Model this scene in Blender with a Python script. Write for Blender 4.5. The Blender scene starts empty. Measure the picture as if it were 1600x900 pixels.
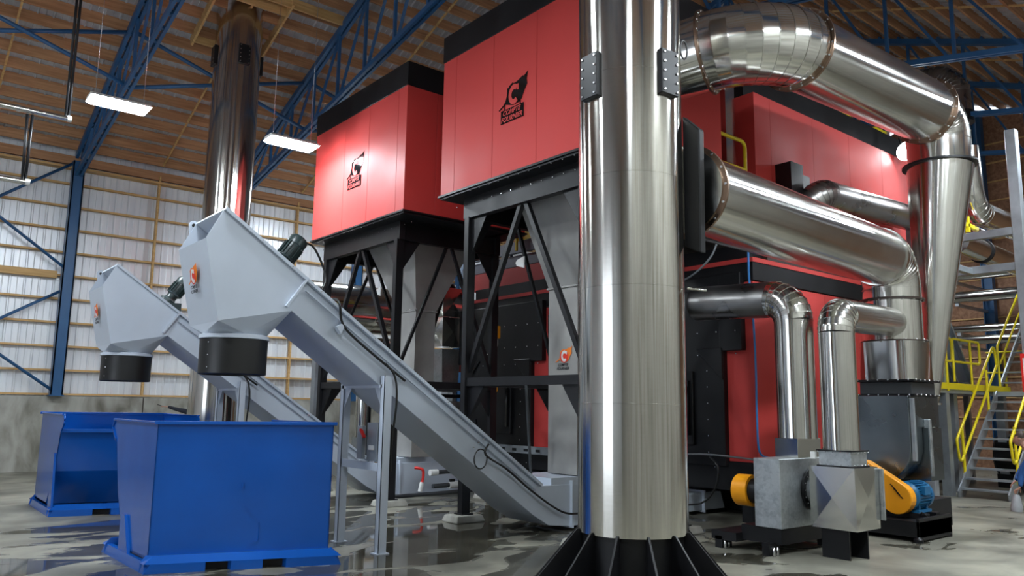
import bpy, bmesh, math, random
from mathutils import Vector, Matrix
random.seed(7)
C = bpy.context.scene.collection
SC = bpy.context.scene
V = Vector

# ------------------------------------------------------------------ camera
F_PX, YAW, PIT, ROL, EYE = 1223.07, math.radians(50.7267), math.radians(8.617), math.radians(0.858), 1.65
fw = V((math.cos(YAW) * math.cos(PIT), math.sin(YAW) * math.cos(PIT), math.sin(PIT)))
rt = V((math.sin(YAW), -math.cos(YAW), 0)); up = rt.cross(fw)
R_ = math.cos(ROL) * rt + math.sin(ROL) * up
U_ = -math.sin(ROL) * rt + math.cos(ROL) * up
cam = bpy.data.cameras.new('camera'); camo = bpy.data.objects.new('camera', cam); C.objects.link(camo)
cam.sensor_width = 36.0; cam.lens = F_PX / 1600 * 36; cam.clip_start = 0.05; cam.clip_end = 200
camo.matrix_world = Matrix(((R_.x, U_.x, -fw.x, 0), (R_.y, U_.y, -fw.y, 0), (R_.z, U_.z, -fw.z, EYE), (0, 0, 0, 1)))
SC.camera = camo
SC.view_settings.view_transform = 'Standard'
try: SC.view_settings.look = 'None'
except Exception: pass
SC.view_settings.gamma = 1.0
SC.view_settings.use_curve_mapping = False
SC.view_settings.exposure = 0.82

# ------------------------------------------------------------------ world and big lights
w = bpy.data.worlds.new('world'); SC.world = w; w.use_nodes = True
w.node_tree.nodes['Background'].inputs[0].default_value = (0.75, 0.85, 1.0, 1)
w.node_tree.nodes['Background'].inputs[1].default_value = 1.0
LAMP_EMIT = 105.0
DOOR_FILL_WATT = 70.0
def area_light(name, loc, target, sx, sy, watt, col):
    l = bpy.data.lights.new(name, 'AREA'); l.shape = 'RECTANGLE'; l.size = sx; l.size_y = sy; l.energy = watt; l.color = col
    o = bpy.data.objects.new(name, l); C.objects.link(o); o.location = loc
    o.rotation_euler = (V(target) - V(loc)).to_track_quat('-Z', 'Y').to_euler()
    return o
# added light, as daylight from an assumed door opening behind the photographer
area_light('door_fill_light', (-8.9, 7.0, 2.6), (0, 7.6, 2.4), 5.6, 5.0, DOOR_FILL_WATT, (0.86, 0.93, 1.0))

# ------------------------------------------------------------------ materials
BRUSH_ROT = 0.25
def new_mat(name):
    m = bpy.data.materials.new(name); m.use_nodes = True
    nt = m.node_tree; b = nt.nodes['Principled BSDF']
    return m, nt, b
def tex(nt, kind, scale, coord='Object', stretch=None, detail=4, dist=0):
    tc = nt.nodes.new('ShaderNodeTexCoord'); n = nt.nodes.new(kind)
    n.inputs['Scale'].default_value = scale
    if 'Detail' in n.inputs: n.inputs['Detail'].default_value = detail
    if dist and 'Distortion' in n.inputs: n.inputs['Distortion'].default_value = dist
    if stretch:
        mp = nt.nodes.new('ShaderNodeMapping'); mp.inputs['Scale'].default_value = stretch
        nt.links.new(tc.outputs[coord], mp.inputs[0]); nt.links.new(mp.outputs[0], n.inputs['Vector'])
    else: nt.links.new(tc.outputs[coord], n.inputs['Vector'])
    return n
def ramp(nt, src, stops):
    r = nt.nodes.new('ShaderNodeValToRGB'); cr = r.color_ramp
    while len(cr.elements) < len(stops): cr.elements.new(0.5)
    for e, (p, c) in zip(cr.elements, stops):
        e.position = p; e.color = c if len(c) == 4 else (*c, 1)
    nt.links.new(src, r.inputs[0]); return r
def maprange(nt, src, a, b, c, d):
    n = nt.nodes.new('ShaderNodeMapRange')
    for i, v in zip((1, 2, 3, 4), (a, b, c, d)): n.inputs[i].default_value = v
    nt.links.new(src, n.inputs[0]); return n
def bump(nt, src, b, strength, dist=0.01):
    n = nt.nodes.new('ShaderNodeBump'); n.inputs['Strength'].default_value = strength; n.inputs['Distance'].default_value = dist
    nt.links.new(src, n.inputs['Height']); nt.links.new(n.outputs[0], b.inputs['Normal']); return n
def hsv(c, k): return tuple(min(1, x * k) for x in c)
def paint(name, col, rough=0.4, var=0.08, scale=3, bmp=0.0, metal=0.0, spec=0.5, coat=0):
    m, nt, b = new_mat(name)
    n = tex(nt, 'ShaderNodeTexNoise', scale)
    r = ramp(nt, n.outputs[0], [(0.3, hsv(col, 1 - var)), (0.7, hsv(col, 1 + var))])
    nt.links.new(r.outputs[0], b.inputs['Base Color'])
    rr = maprange(nt, n.outputs[0], 0.3, 0.7, rough * 0.85, min(1, rough * 1.15)); nt.links.new(rr.outputs[0], b.inputs['Roughness'])
    b.inputs['Metallic'].default_value = metal; b.inputs['Specular IOR Level'].default_value = spec
    if coat: b.inputs['Coat Weight'].default_value = coat; b.inputs['Coat Roughness'].default_value = 0.1
    if bmp:
        n2 = tex(nt, 'ShaderNodeTexNoise', 60); bump(nt, n2.outputs[0], b, bmp, 0.004)
    return m
def metal(name, col, rough, stretch=None, bmp=0.05, rv=0.3, scale=4, cv=0.06, brush=None):
    m, nt, b = new_mat(name)
    n = tex(nt, 'ShaderNodeTexNoise', scale, stretch=stretch, detail=6)
    r = ramp(nt, n.outputs[0], [(0.3, hsv(col, 1 - cv)), (0.7, hsv(col, 1 + cv))]); nt.links.new(r.outputs[0], b.inputs['Base Color'])
    rr = maprange(nt, n.outputs[0], 0.3, 0.7, rough * (1 - rv), rough * (1 + rv)); nt.links.new(rr.outputs[0], b.inputs['Roughness'])
    b.inputs['Metallic'].default_value = 1.0
    if brush:
        tg = nt.nodes.new('ShaderNodeTangent'); tg.direction_type = 'RADIAL'; tg.axis = brush
        nt.links.new(tg.outputs[0], b.inputs['Tangent']); b.inputs['Anisotropic'].default_value = 0.88; b.inputs['Anisotropic Rotation'].default_value = BRUSH_ROT
    bump(nt, n.outputs[0], b, bmp, 0.01)
    return m
M = {}
M['red'] = paint('red_enamel', (0.60, 0.058, 0.052), 0.56, 0.04, 1.2, 0.05, 0, 0.3)
M['black'] = paint('black_paint', (0.008, 0.008, 0.0095), 0.42, 0.3, 2, 0.04, 0, 0.35)
M['black_gloss'] = paint('gloss_black', (0.008, 0.008, 0.009), 0.07, 0.1, 2)
M['stack'] = metal('brushed_stainless', (0.62, 0.60, 0.555), 0.13, (3, 3, 40), 0.0, 0.08, 3, 0.03, 'Z')
M['steel'] = metal('stainless_cladding', (0.70, 0.69, 0.655), 0.14, None, 0.04, 0.3, 2.2, 0.04)
M['steel_z'] = metal('brushed_cladding_upright', (0.70, 0.69, 0.655), 0.16, None, 0.0, 0.12, 2.2, 0.03, 'Z')
M['steel_x'] = metal('brushed_cladding_level', (0.70, 0.69, 0.655), 0.16, None, 0.0, 0.12, 2.2, 0.03, 'X')
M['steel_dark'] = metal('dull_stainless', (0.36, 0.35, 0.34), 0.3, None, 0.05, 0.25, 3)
M['hopper'] = paint('bare_grey_steel', (0.36, 0.352, 0.335), 0.45, 0.12, 2.5, 0.03, 0.3)
M['galv'] = None
def galvanised():
    m, nt, b = new_mat('galvanised_sheet')
    v = tex(nt, 'ShaderNodeTexVoronoi', 28); n = tex(nt, 'ShaderNodeTexNoise', 3)
    mx = nt.nodes.new('ShaderNodeMixRGB'); mx.inputs[0].default_value = 0.25
    nt.links.new(n.outputs[0], mx.inputs[1]); nt.links.new(v.outputs['Color'], mx.inputs[2])
    r = ramp(nt, mx.outputs[0], [(0.25, (0.26, 0.29, 0.31)), (0.75, (0.52, 0.55, 0.57))]); nt.links.new(r.outputs[0], b.inputs['Base Color'])
    b.inputs['Metallic'].default_value = 0.85
    rr = maprange(nt, mx.outputs[0], 0.2, 0.8, 0.25, 0.5); nt.links.new(rr.outputs[0], b.inputs['Roughness'])
    return m
M['galv'] = galvanised()
M['galv_smooth'] = metal('smooth_galvanised', (0.22, 0.25, 0.27), 0.28, None, 0.0, 0.2, 1.6, 0.12)
M['post'] = paint('galvanised_post', (0.36, 0.39, 0.42), 0.38, 0.15, 5, 0.03, 0.6)
M['conv'] = paint('pale_grey_enamel', (0.52, 0.575, 0.66), 0.35, 0.04, 2, 0.04)
M['blue'] = paint('blue_enamel', (0.004, 0.085, 0.40), 0.15, 0.10, 1.5, 0.05)
M['truss'] = paint('blue_structural_paint', (0.022, 0.095, 0.23), 0.4, 0.1, 2, 0.05)
M['yellow'] = paint('safety_yellow', (0.78, 0.62, 0.01), 0.35, 0.05)
M['orange'] = paint('orange_guard', (0.85, 0.33, 0.01), 0.32, 0.05)
M['motor_blue'] = paint('motor_blue', (0.01, 0.12, 0.27), 0.35, 0.1)
M['motor_green'] = paint('dark_green_grey', (0.02, 0.035, 0.035), 0.35, 0.15)
M['rubber'] = paint('black_rubber', (0.008, 0.008, 0.008), 0.42, 0.1, 4)
M['white'] = paint('white_plastic', (0.75, 0.75, 0.73), 0.4, 0.04)
M['pvc'] = paint('dark_grey_pipe', (0.045, 0.05, 0.055), 0.35, 0.1)
M['bolt'] = metal('zinc_bolt', (0.7, 0.7, 0.72), 0.25)
M['copper'] = metal('brown_flange', (0.30, 0.20, 0.14), 0.35)
M['red_trim'] = paint('red_switch', (0.7, 0.02, 0.015), 0.4, 0.03)
M['rust'] = paint('brown_black_steel', (0.035, 0.022, 0.016), 0.5, 0.5, 3)
M['platform'] = paint('grey_blue_deck', (0.13, 0.15, 0.20), 0.45, 0.1)
M['skin'] = paint('skin', (0.55, 0.30, 0.22), 0.5, 0.05)
M['hair'] = paint('brown_hair', (0.05, 0.03, 0.02), 0.6, 0.2)
M['navy'] = paint('dark_cloth', (0.015, 0.018, 0.03), 0.8, 0.2)
M['jersey'] = paint('blue_cloth', (0.03, 0.12, 0.38), 0.8, 0.1)
M['logo_orange'] = paint('orange_print', (0.85, 0.20, 0.01), 0.5, 0.02)
M['logo_red'] = paint('red_print', (0.75, 0.03, 0.01), 0.5, 0.02)
M['bluehose'] = paint('blue_hose', (0.03, 0.20, 0.55), 0.35, 0.02)
M['film'] = paint('clear_film', (0.5, 0.53, 0.56), 0.15, 0.1, 10, 0.3)
def wood(name, a, b_, sc=3, stretch=(0.35, 6, 6), rough=0.65):
    m, nt, b = new_mat(name)
    n = tex(nt, 'ShaderNodeTexNoise', sc, stretch=stretch, detail=6, dist=0.6)
    r = ramp(nt, n.outputs[0], [(0.3, a), (0.7, b_)]); nt.links.new(r.outputs[0], b.inputs['Base Color'])
    b.inputs['Roughness'].default_value = rough; bump(nt, n.outputs[0], b, 0.1, 0.005)
    return m
M['purlin'] = wood('purlin_wood', (0.34, 0.155, 0.07), (0.56, 0.30, 0.15))
M['girt'] = wood('girt_wood', (0.50, 0.29, 0.10), (0.70, 0.45, 0.20))
M['osb'] = wood('chipboard', (0.20, 0.09, 0.045), (0.40, 0.21, 0.12), 9, (1, 1, 1))
def sheet(name, a, b_):
    m, nt, b = new_mat(name)
    n = tex(nt, 'ShaderNodeTexNoise', 1.2, stretch=(6, 6, 0.5), detail=5)
    r = ramp(nt, n.outputs[0], [(0.3, a), (0.7, b_)]); nt.links.new(r.outputs[0], b.inputs['Base Color'])
    b.inputs['Roughness'].default_value = 0.35; b.inputs['Metallic'].default_value = 0.25
    return m
M['sheet'] = sheet('white_wall_sheet', (0.74, 0.78, 0.84), (0.86, 0.89, 0.93))
M['roofsheet'] = sheet('roof_sheet', (0.46, 0.48, 0.52), (0.60, 0.61, 0.64))
def concrete_wall():
    m, nt, b = new_mat('stained_concrete')
    n = tex(nt, 'ShaderNodeTexNoise', 1.6, stretch=(1.4, 1.4, 0.7), detail=8, dist=0.5)
    r = ramp(nt, n.outputs[0], [(0.3, (0.15, 0.14, 0.11)), (0.5, (0.33, 0.32, 0.28)), (0.75, (0.50, 0.49, 0.45))]); nt.links.new(r.outputs[0], b.inputs['Base Color'])
    b.inputs['Roughness'].default_value = 0.8; bump(nt, n.outputs[0], b, 0.2, 0.02); return m
M['concrete'] = concrete_wall()
def wet_floor():
    m, nt, b = new_mat('wet_concrete_floor')
    base = tex(nt, 'ShaderNodeTexNoise', 0.9, detail=9, dist=0.8)
    rb = ramp(nt, base.outputs[0], [(0.28, (0.09, 0.086, 0.068)), (0.5, (0.20, 0.192, 0.155)), (0.72, (0.37, 0.355, 0.28))])
    # shallow water: gathers in the middle of the slab, in ragged pools
    wn = tex(nt, 'ShaderNodeTexNoise', 0.75, stretch=(1.0, 1.6, 1), detail=7, dist=1.2)
    tc = nt.nodes.new('ShaderNodeTexCoord'); sub = nt.nodes.new('ShaderNodeVectorMath'); sub.operation = 'SUBTRACT'
    sub.inputs[1].default_value = (4.9, 9.0, 0); nt.links.new(tc.outputs['Object'], sub.inputs[0])
    mul = nt.nodes.new('ShaderNodeVectorMath'); mul.operation = 'MULTIPLY'; mul.inputs[1].default_value = (0.22, 0.2, 0); nt.links.new(sub.outputs[0], mul.inputs[0])
    ln = nt.nodes.new('ShaderNodeVectorMath'); ln.operation = 'LENGTH'; nt.links.new(mul.outputs[0], ln.inputs[0])
    fall = maprange(nt, ln.outputs['Value'], 0.3, 1.35, 0.13, -0.12)
    ad = nt.nodes.new('ShaderNodeMath'); ad.operation = 'ADD'; nt.links.new(wn.outputs[0], ad.inputs[0]); nt.links.new(fall.outputs[0], ad.inputs[1])
    wet = maprange(nt, ad.outputs[0], 0.50, 0.56, 0, 1)
    dk = nt.nodes.new('ShaderNodeMixRGB'); dk.blend_type = 'MULTIPLY'; dk.inputs[2].default_value = (0.30, 0.29, 0.27, 1)
    nt.links.new(wet.outputs[0], dk.inputs[0]); nt.links.new(rb.outputs[0], dk.inputs[1]); nt.links.new(dk.outputs[0], b.inputs['Base Color'])
    rr = maprange(nt, wet.outputs[0], 0, 1, 0.42, 0.045); nt.links.new(rr.outputs[0], b.inputs['Roughness'])
    fine = tex(nt, 'ShaderNodeTexNoise', 14, detail=5)
    inv = maprange(nt, wet.outputs[0], 0, 1, 0.12, 0.01)
    bn = nt.nodes.new('ShaderNodeBump'); bn.inputs['Distance'].default_value = 0.01; nt.links.new(inv.outputs[0], bn.inputs['Strength']); nt.links.new(fine.outputs[0], bn.inputs['Height']); nt.links.new(bn.outputs[0], b.inputs['Normal'])
    return m
M['floor'] = wet_floor()
def emit(name, col, s):
    m, nt, b = new_mat(name); b.inputs['Emission Color'].default_value = (*col, 1); b.inputs['Emission Strength'].default_value = s
    n = tex(nt, 'ShaderNodeTexNoise', 1); r = ramp(nt, n.outputs[0], [(0, col), (1, col)]); nt.links.new(r.outputs[0], b.inputs['Base Color']); return m
M['lamp'] = emit('lamp_diffuser', (0.84, 0.93, 1.0), LAMP_EMIT)
M['flood'] = emit('flood_lamp', (0.95, 0.97, 1.0), 30)
M['text_black'] = paint('black_print', (0.02, 0.02, 0.025), 0.6, 0.02)

# ------------------------------------------------------------------ mesh helpers
ORIG = {}
class Bolts:
    """a set of bolts, every one a mesh of its own sharing mesh data per size"""
    def __init__(s): s.l = []
    def bolt(s, p, n, r=0.012, h=0.012): s.l.append((V(p), V(n).normalized(), r, h)); return s
    def build(s, name, mat, parent):
        o3 = ORIG[parent.name]
        for p, n, r, h in s.l:
            key = (round(r, 4), round(h, 4), mat)
            if key not in BOLT_MESH:
                b = MB().tube((0, 0, 0), (0, 0, h), r, r * .7, 6).build(name, mat, None, (0, 0, 0)); BOLT_MESH[key] = b.data; bpy.data.objects.remove(b)
            o = bpy.data.objects.new(name, BOLT_MESH[key]); C.objects.link(o); o.parent = parent; o.location = p - o3; o.rotation_euler = n.to_track_quat('Z', 'Y').to_euler()
BOLT_MESH = {}
class MB:
    def __init__(s): s.bm = bmesh.new()
    def face(s, pts, smooth=False):
        f = s.bm.faces.new([s.bm.verts.new(V(p)) for p in pts]); f.smooth = smooth; return s
    def _hex(s, p):
        v = [s.bm.verts.new(q) for q in p]
        for f in ((0, 3, 2, 1), (4, 5, 6, 7), (0, 1, 5, 4), (1, 2, 6, 5), (2, 3, 7, 6), (3, 0, 4, 7)): s.bm.faces.new([v[i] for i in f])
        return s
    def box(s, x0, x1, y0, y1, z0, z1):
        return s._hex([V(q) for q in ((x0, y0, z0), (x1, y0, z0), (x1, y1, z0), (x0, y1, z0), (x0, y0, z1), (x1, y0, z1), (x1, y1, z1), (x0, y1, z1))])
    def hexa(s, bottom, top): return s._hex([V(q) for q in list(bottom) + list(top)])
    def bar(s, a, b, w_, h, upv=(0, 0, 1)):
        a, b = V(a), V(b); d = (b - a).normalized(); u = V(upv)
        if abs(d.dot(u)) > 0.99: u = V((0, 1, 0))
        x = d.cross(u).normalized() * w_ / 2; y = x.cross(d).normalized() * h / 2
        return s._hex([a - x - y, a + x - y, b + x - y, b - x - y, a - x + y, a + x + y, b + x + y, b - x + y])
    def prism(s, poly, vec):
        vec = V(vec); a = [s.bm.verts.new(V(p)) for p in poly]; b = [s.bm.verts.new(V(p) + vec) for p in poly]; n = len(a)
        s.bm.faces.new(a); s.bm.faces.new(b[::-1])
        for i in range(n): s.bm.faces.new([a[i], b[i], b[(i + 1) % n], a[(i + 1) % n]])
        return s
    def sweep(s, pts, r, seg=16, caps=True, smooth=True, hard=False):
        pts = [V(p) for p in pts]; n = len(pts); rs = r if isinstance(r, (list, tuple)) else [r] * n
        t = [(pts[min(i + 1, n - 1)] - pts[max(i - 1, 0)]).normalized() for i in range(n)]
        u = t[0].orthogonal().normalized(); rings = []
        for i in range(n):
            u = (u - t[i] * u.dot(t[i])).normalized(); v = t[i].cross(u)
            k = 1.0
            rings.append([s.bm.verts.new(pts[i] + (u * math.cos(2 * math.pi * j / seg) + v * math.sin(2 * math.pi * j / seg)) * rs[i] * k) for j in range(seg)])
        for i in range(n - 1):
            for j in range(seg):
                f = s.bm.faces.new([rings[i][j], rings[i][(j + 1) % seg], rings[i + 1][(j + 1) % seg], rings[i + 1][j]]); f.smooth = smooth
        if hard:
            for rg in rings:
                for j in range(seg):
                    e = s.bm.edges.get((rg[j], rg[(j + 1) % seg]))
                    if e: e.smooth = False
        if caps: s.bm.faces.new(rings[0][::-1]); s.bm.faces.new(rings[-1])
        return s
    def tube(s, a, b, r, r1=None, seg=24, caps=True): return s.sweep([a, b], [r, r if r1 is None else r1], seg, caps)
    def lathe(s, c, axis, prof, seg=32):      # prof: list of (r, distance along axis)
        c = V(c); ax = V(axis).normalized(); u = ax.orthogonal().normalized(); v = ax.cross(u); rings = []
        for r, h in prof:
            rings.append([s.bm.verts.new(c + ax * h + (u * math.cos(2 * math.pi * j / seg) + v * math.sin(2 * math.pi * j / seg)) * max(r, 1e-4)) for j in range(seg)])
        for i in range(len(rings) - 1):
            for j in range(seg):
                f = s.bm.faces.new([rings[i][j], rings[i][(j + 1) % seg], rings[i + 1][(j + 1) % seg], rings[i + 1][j]]); f.smooth = True
        return s
    def ring(s, c, axis, ri, ro, th, seg=32):
        return s.lathe(c, axis, [(ri, -th / 2), (ro, -th / 2), (ro, th / 2), (ri, th / 2), (ri, -th / 2)], seg)
    def bolt(s, p, n, r=0.012, h=0.012):
        p = V(p); n = V(n).normalized(); return s.tube(p, p + n * h, r, r * 0.7, 6)
    def build(s, name, mat, parent=None, org=None, bev=0.0, seg=1):
        bm = s.bm; bmesh.ops.recalc_face_normals(bm, faces=bm.faces)
        for e in bm.edges:
            if len(e.link_faces) == 2 and e.calc_face_angle(0) > math.radians(38): e.smooth = False
        if parent is not None: o3 = ORIG[parent.name]
        elif org is not None: o3 = V(org)
        else:
            lo = [min(v.co[i] for v in bm.verts) for i in range(3)]; hi = [max(v.co[i] for v in bm.verts) for i in range(3)]
            o3 = V(((lo[0] + hi[0]) / 2, (lo[1] + hi[1]) / 2, lo[2]))
        bmesh.ops.translate(bm, vec=-o3, verts=bm.verts)
        me = bpy.data.meshes.new(name); bm.to_mesh(me); bm.free(); me.materials.append(M[mat] if isinstance(mat, str) else mat)
        o = bpy.data.objects.new(name, me); C.objects.link(o); ORIG[o.name] = o3.copy()
        if parent is None: o.location = o3
        else: o.parent = parent
        if bev:
            b = o.modifiers.new('bevel', 'BEVEL'); b.width = bev; b.segments = seg; b.limit_method = 'ANGLE'; b.angle_limit = math.radians(40)
        return o
def tag(o, label=None, cat=None, group=None, kind=None):
    if label: o['label'] = label
    if cat: o['category'] = cat
    if group: o['group'] = group
    if kind: o['kind'] = kind
    return o
def thing(name, label, cat, loc, group=None):
    o = bpy.data.objects.new(name, None); C.objects.link(o); o.location = loc; o.empty_display_size = 0.2; ORIG[o.name] = V(loc)
    return tag(o, label, cat, group)
def text_mesh(body, size, origin, right, upv, mat, parent, name='lettering', ext=0.002, bold=0.0, shear=0.0):
    cu = bpy.data.curves.new('t', 'FONT'); cu.body = body; cu.size = size; cu.extrude = ext; cu.offset = bold; cu.shear = shear; cu.align_x = 'CENTER'
    to = bpy.data.objects.new('t', cu); C.objects.link(to)
    dg = bpy.context.evaluated_depsgraph_get(); me = bpy.data.meshes.new_from_object(to.evaluated_get(dg))
    bpy.data.objects.remove(to)
    r = V(right).normalized(); u = V(upv).normalized(); n = r.cross(u); o3 = ORIG[parent.name]; og = V(origin)
    for v in me.vertices: v.co = og + r * v.co.x + u * v.co.y + n * v.co.z - o3
    me.materials.clear(); me.materials.append(M[mat]); me.name = name
    o = bpy.data.objects.new(name, me); C.objects.link(o); o.parent = parent; ORIG[o.name] = o3.copy(); return o
def arc(c, a, b, r, n=8):
    """points of a bend: from a-side to b-side round corner c (a, b unit directions away from the corner)"""
    c, a, b = V(c), V(a).normalized(), V(b).normalized(); ang = a.angle(b); L = r / math.tan(ang / 2)
    p0, p1 = c + a * L, c + b * L; m = (a + b).normalized(); o = c + m * (r / math.sin(ang / 2)); out = []
    v0 = (p0 - o); v1 = (p1 - o); th = v0.angle(v1); ax = v0.cross(v1).normalized()
    for i in range(n + 1): out.append(o + Matrix.Rotation(th * i / n, 3, ax) @ v0)
    return out
def bend_path(pts, r, n=8):
    out = [V(pts[0])]
    for i in range(1, len(pts) - 1):
        c = V(pts[i]); out += arc(c, V(pts[i - 1]) - c, V(pts[i + 1]) - c, r, n)
    out.append(V(pts[-1])); return out
def cable(pts, r, mat, name, parent=None, seg=8, sub=6):
    P = [V(p) for p in pts]; out = []
    for i in range(len(P) - 1):
        p0 = P[max(i - 1, 0)]; p1 = P[i]; p2 = P[i + 1]; p3 = P[min(i + 2, len(P) - 1)]
        for k in range(sub):
            t = k / sub; out.append(0.5 * ((2 * p1) + (p2 - p0) * t + (2 * p0 - 5 * p1 + 4 * p2 - p3) * t * t + (3 * p1 - p0 - 3 * p2 + p3) * t ** 3))
    out.append(P[-1]); return MB().sweep(out, r, seg).build(name, mat, parent)
def square_round(cx, cy, r, zr, corners, name, mat, parent):
    """circle (cx, cy, r) at height zr blended to four corner points (in angular order from -x-y)"""
    m = MB(); n = 40; circ = [m.bm.verts.new((cx + math.cos(math.radians(180 + i * 9)) * r, cy + math.sin(math.radians(180 + i * 9)) * r, zr)) for i in range(n)]
    cv = [m.bm.verts.new(V(c)) for c in corners]
    for q in range(4):
        for i in range(10): f = m.bm.faces.new([circ[(q * 10 + i) % n], circ[(q * 10 + i + 1) % n], cv[q]]); f.smooth = True
        m.bm.faces.new([circ[(q * 10 + 10) % n], cv[(q + 1) % 4], cv[q]])
    return m.build(name, mat, parent)
def struct(o): o['kind'] = 'structure'; return o

# company emblem: flame with a C and two lines of lettering (flat sticker or cut plate)
FL = [(515, 85), (500, 190), (507, 250), (478, 320), (452, 400), (447, 430), (418, 480), (340, 525), (245, 520), (168, 612), (160, 600), (215, 535), (243, 485), (262, 400), (262, 310), (280, 300), (290, 275), (330, 228), (342, 242), (385, 215), (412, 188), (455, 145), (468, 152)]
def emblem(o, r, u, k, parent, flame, cmat, plate, tmat, name='emblem'):
    o, r, u = V(o), V(r).normalized(), V(u).normalized(); n = r.cross(u)
    P = lambda x, y: (x - 188) / 560 * k, 
    def pt(x, y, d=0.0): return o + r * ((x - 188) / 560 * k) + u * ((790 - y - 0.45 * (x - 188)) / 885 * k) + n * d
    f = MB().prism([pt(x, y) for x, y in FL], n * 0.006 * k).build(name, flame, parent)
    if not plate: MB().lathe(pt(350, 395, .006 * k), n, [(0, 0), (.165 * k, 0), (.165 * k, .002 * k), (0, .002 * k)], 32).build('red_disc', 'logo_red', f)
    m = MB(); cx, cy = 352, 385; ro, ri = 0.135 * k, 0.065 * k; cc = pt(cx, cy, 0.008 * k); N = 20
    oo, ii = [], []
    for i in range(N + 1):
        a = math.radians(48 + 264 * i / N); oo.append(cc + r * math.cos(a) * ro * 0.86 + u * math.sin(a) * ro * 1.1); ii.append(cc + r * math.cos(a) * ri * 0.86 + u * math.sin(a) * ri * 1.1)
    for i in range(N): m.prism([oo[i], oo[i + 1], ii[i + 1], ii[i]], n * 0.004 * k)
    m.bar(cc + r * 0.082 * k + u * 0.13 * k, cc + r * 0.082 * k + u * 0.045 * k, 0.035 * k, 0.006 * k, n)
    m.build('letter_c', cmat, f)
    base = pt(188, 790)
    if plate:
        q = MB().prism([base, base + r * 0.5 * k, base + r * 0.5 * k + u * 0.2 * k, base + u * 0.2 * k], n * 0.006 * k)
        q.bar(base + r * 0.08 * k + u * 0.19 * k, base + r * 0.08 * k + u * 0.30 * k, 0.02 * k, 0.006 * k, n); q.bar(base + r * 0.42 * k + u * 0.19 * k, base + r * 0.42 * k + u * 0.28 * k, 0.02 * k, 0.006 * k, n)
        q.build('name_plate', flame, f)
    for i, t in enumerate(('COMPTE', 'FOURNIER')):
        text_mesh(t, 0.098 * k, base + r * (0.235 if i == 0 else 0.24) * k + u * (0.115 - 0.095 * i) * k + n * 0.008 * k, r, u, tmat, f, 'lettering', 0.001 * k, 0.002 * k, 0.3)
    return f

# ================================================================== THE BUILDING
X0, X1, YN, YF = -9.0, 26.7, -0.9, 21.46
RY, RZ, SL, PS = 10.4, 11.65, 0.37, 0.46
def ztop(y): return RZ - SL * abs(y - RY)
def zbot(y): return 9.2 - 0.19 * abs(y - RY)
struct(MB().box(X0 - .3, X1 + .3, YN - .3, YF + .4, -0.2, 0).build('floor', 'floor', org=(0, 0, 0)))
# roof: corrugated sheet on timber purlins
def corr(axis_pts, prof_dir, rib_dir, length, nrm, pitch=0.3, h=0.022):
    """ribbed sheet: ribs repeat along prof_dir, run along rib_dir"""
    m = MB(); o = V(axis_pts); p = V(prof_dir).normalized(); r = V(rib_dir); n = V(nrm).normalized(); L = length; a = 0; pts = []
    while a < L:
        for d, hh in ((0, 0), (pitch * .36, 0), (pitch * .40, h * .35), (pitch * .44, 0), (pitch * .8, 0), (pitch * .86, h), (pitch * .94, h)): pts.append((a + d, hh))
        a += pitch
    prev = None
    for d, hh in pts:
        q0 = o + p * d + n * hh; a0 = m.bm.verts.new(q0); a1 = m.bm.verts.new(q0 + r)
        if prev: m.bm.faces.new([prev[0], a0, a1, prev[1]])
        prev = (a0, a1)
    return m
ceil = corr((X0, YF + .3, ztop(YF + .3) + .31), (1, 0, 0), V((0, RY - YF - .3, RZ - ztop(YF + .3))), X1 - X0, (0, 0, -1), 0.28, 0.03).build('ceiling', 'roofsheet', org=(0, 0, 0)); struct(ceil)
c2 = corr((X0, YN - .3, ztop(YN - .3) + .31), (1, 0, 0), V((0, RY - YN + .3, RZ - ztop(YN - .3))), X1 - X0, (0, 0, -1), 0.28, 0.03).build('ceiling', 'roofsheet', org=(0, 0, 0)); struct(c2)
for par, sgn, n in ((ceil, 1, 25), (c2, -1, 25)):
    for i in range(n):
        y = RY + sgn * (0.2 + i * PS)
        if y > YF + .1 or y < YN - .1: continue
        z = ztop(y) + 0.07
        MB().box(X0, X1, y - .022, y + .022, z, z + .235).build('purlin', 'purlin', par)
        # light nailing edge under each purlin joint
    for bx in (-2.3, 1.57, 5.44, 9.3, 13.2, 17.0, 20.9):
        m = MB()
        for i in range(n):
            y = RY + sgn * (0.2 + i * PS); y2 = y + sgn * PS
            if y2 > YF + .1 or y2 < YN - .1: continue
            m.bar((bx, y, ztop(y) + .09), (bx, y2, ztop(y2) + .09), .04, .04)
        m.build('blocking', 'girt', par)
# far long wall with ribbed white sheet, girts, studs and concrete stem
wl = corr((X0, YF + .06, 1.7), (1, 0, 0), V((0, 0, 6.6)), X1 - X0, (0, -1, 0), 0.30, 0.02).build('wall_left', 'sheet', org=(X0, YF, 0)); struct(wl)
MB().box(X0, X1, YF - .12, YF + .25, 0, 1.74).build('concrete_stem', 'concrete', wl)
for jx in (1.5, 5.48, 9.5, 13.5):
    MB().box(jx - .012, jx + .012, YF - .125, YF, 0, 1.74).build('form_joint', 'rust', wl)
for i in range(10):
    z = 1.76 + i * 0.57
    if i in (5,): MB().box(X0, 3.3, YF - .12, YF + .0, z - .06, z + .11).build('girt', 'girt', wl)
    MB().box(X0, X1, YF - .10, YF + .02, z, z + .045).build('girt', 'girt', wl)
MB().box(X0, X1, YF - .22, YF + .02, 7.28, 7.33).build('girt', 'girt', wl)
MB().box(X0, X1, YF - .10, YF - .02, 7.40, 7.62).build('rim_board', 'purlin', wl)
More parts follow.
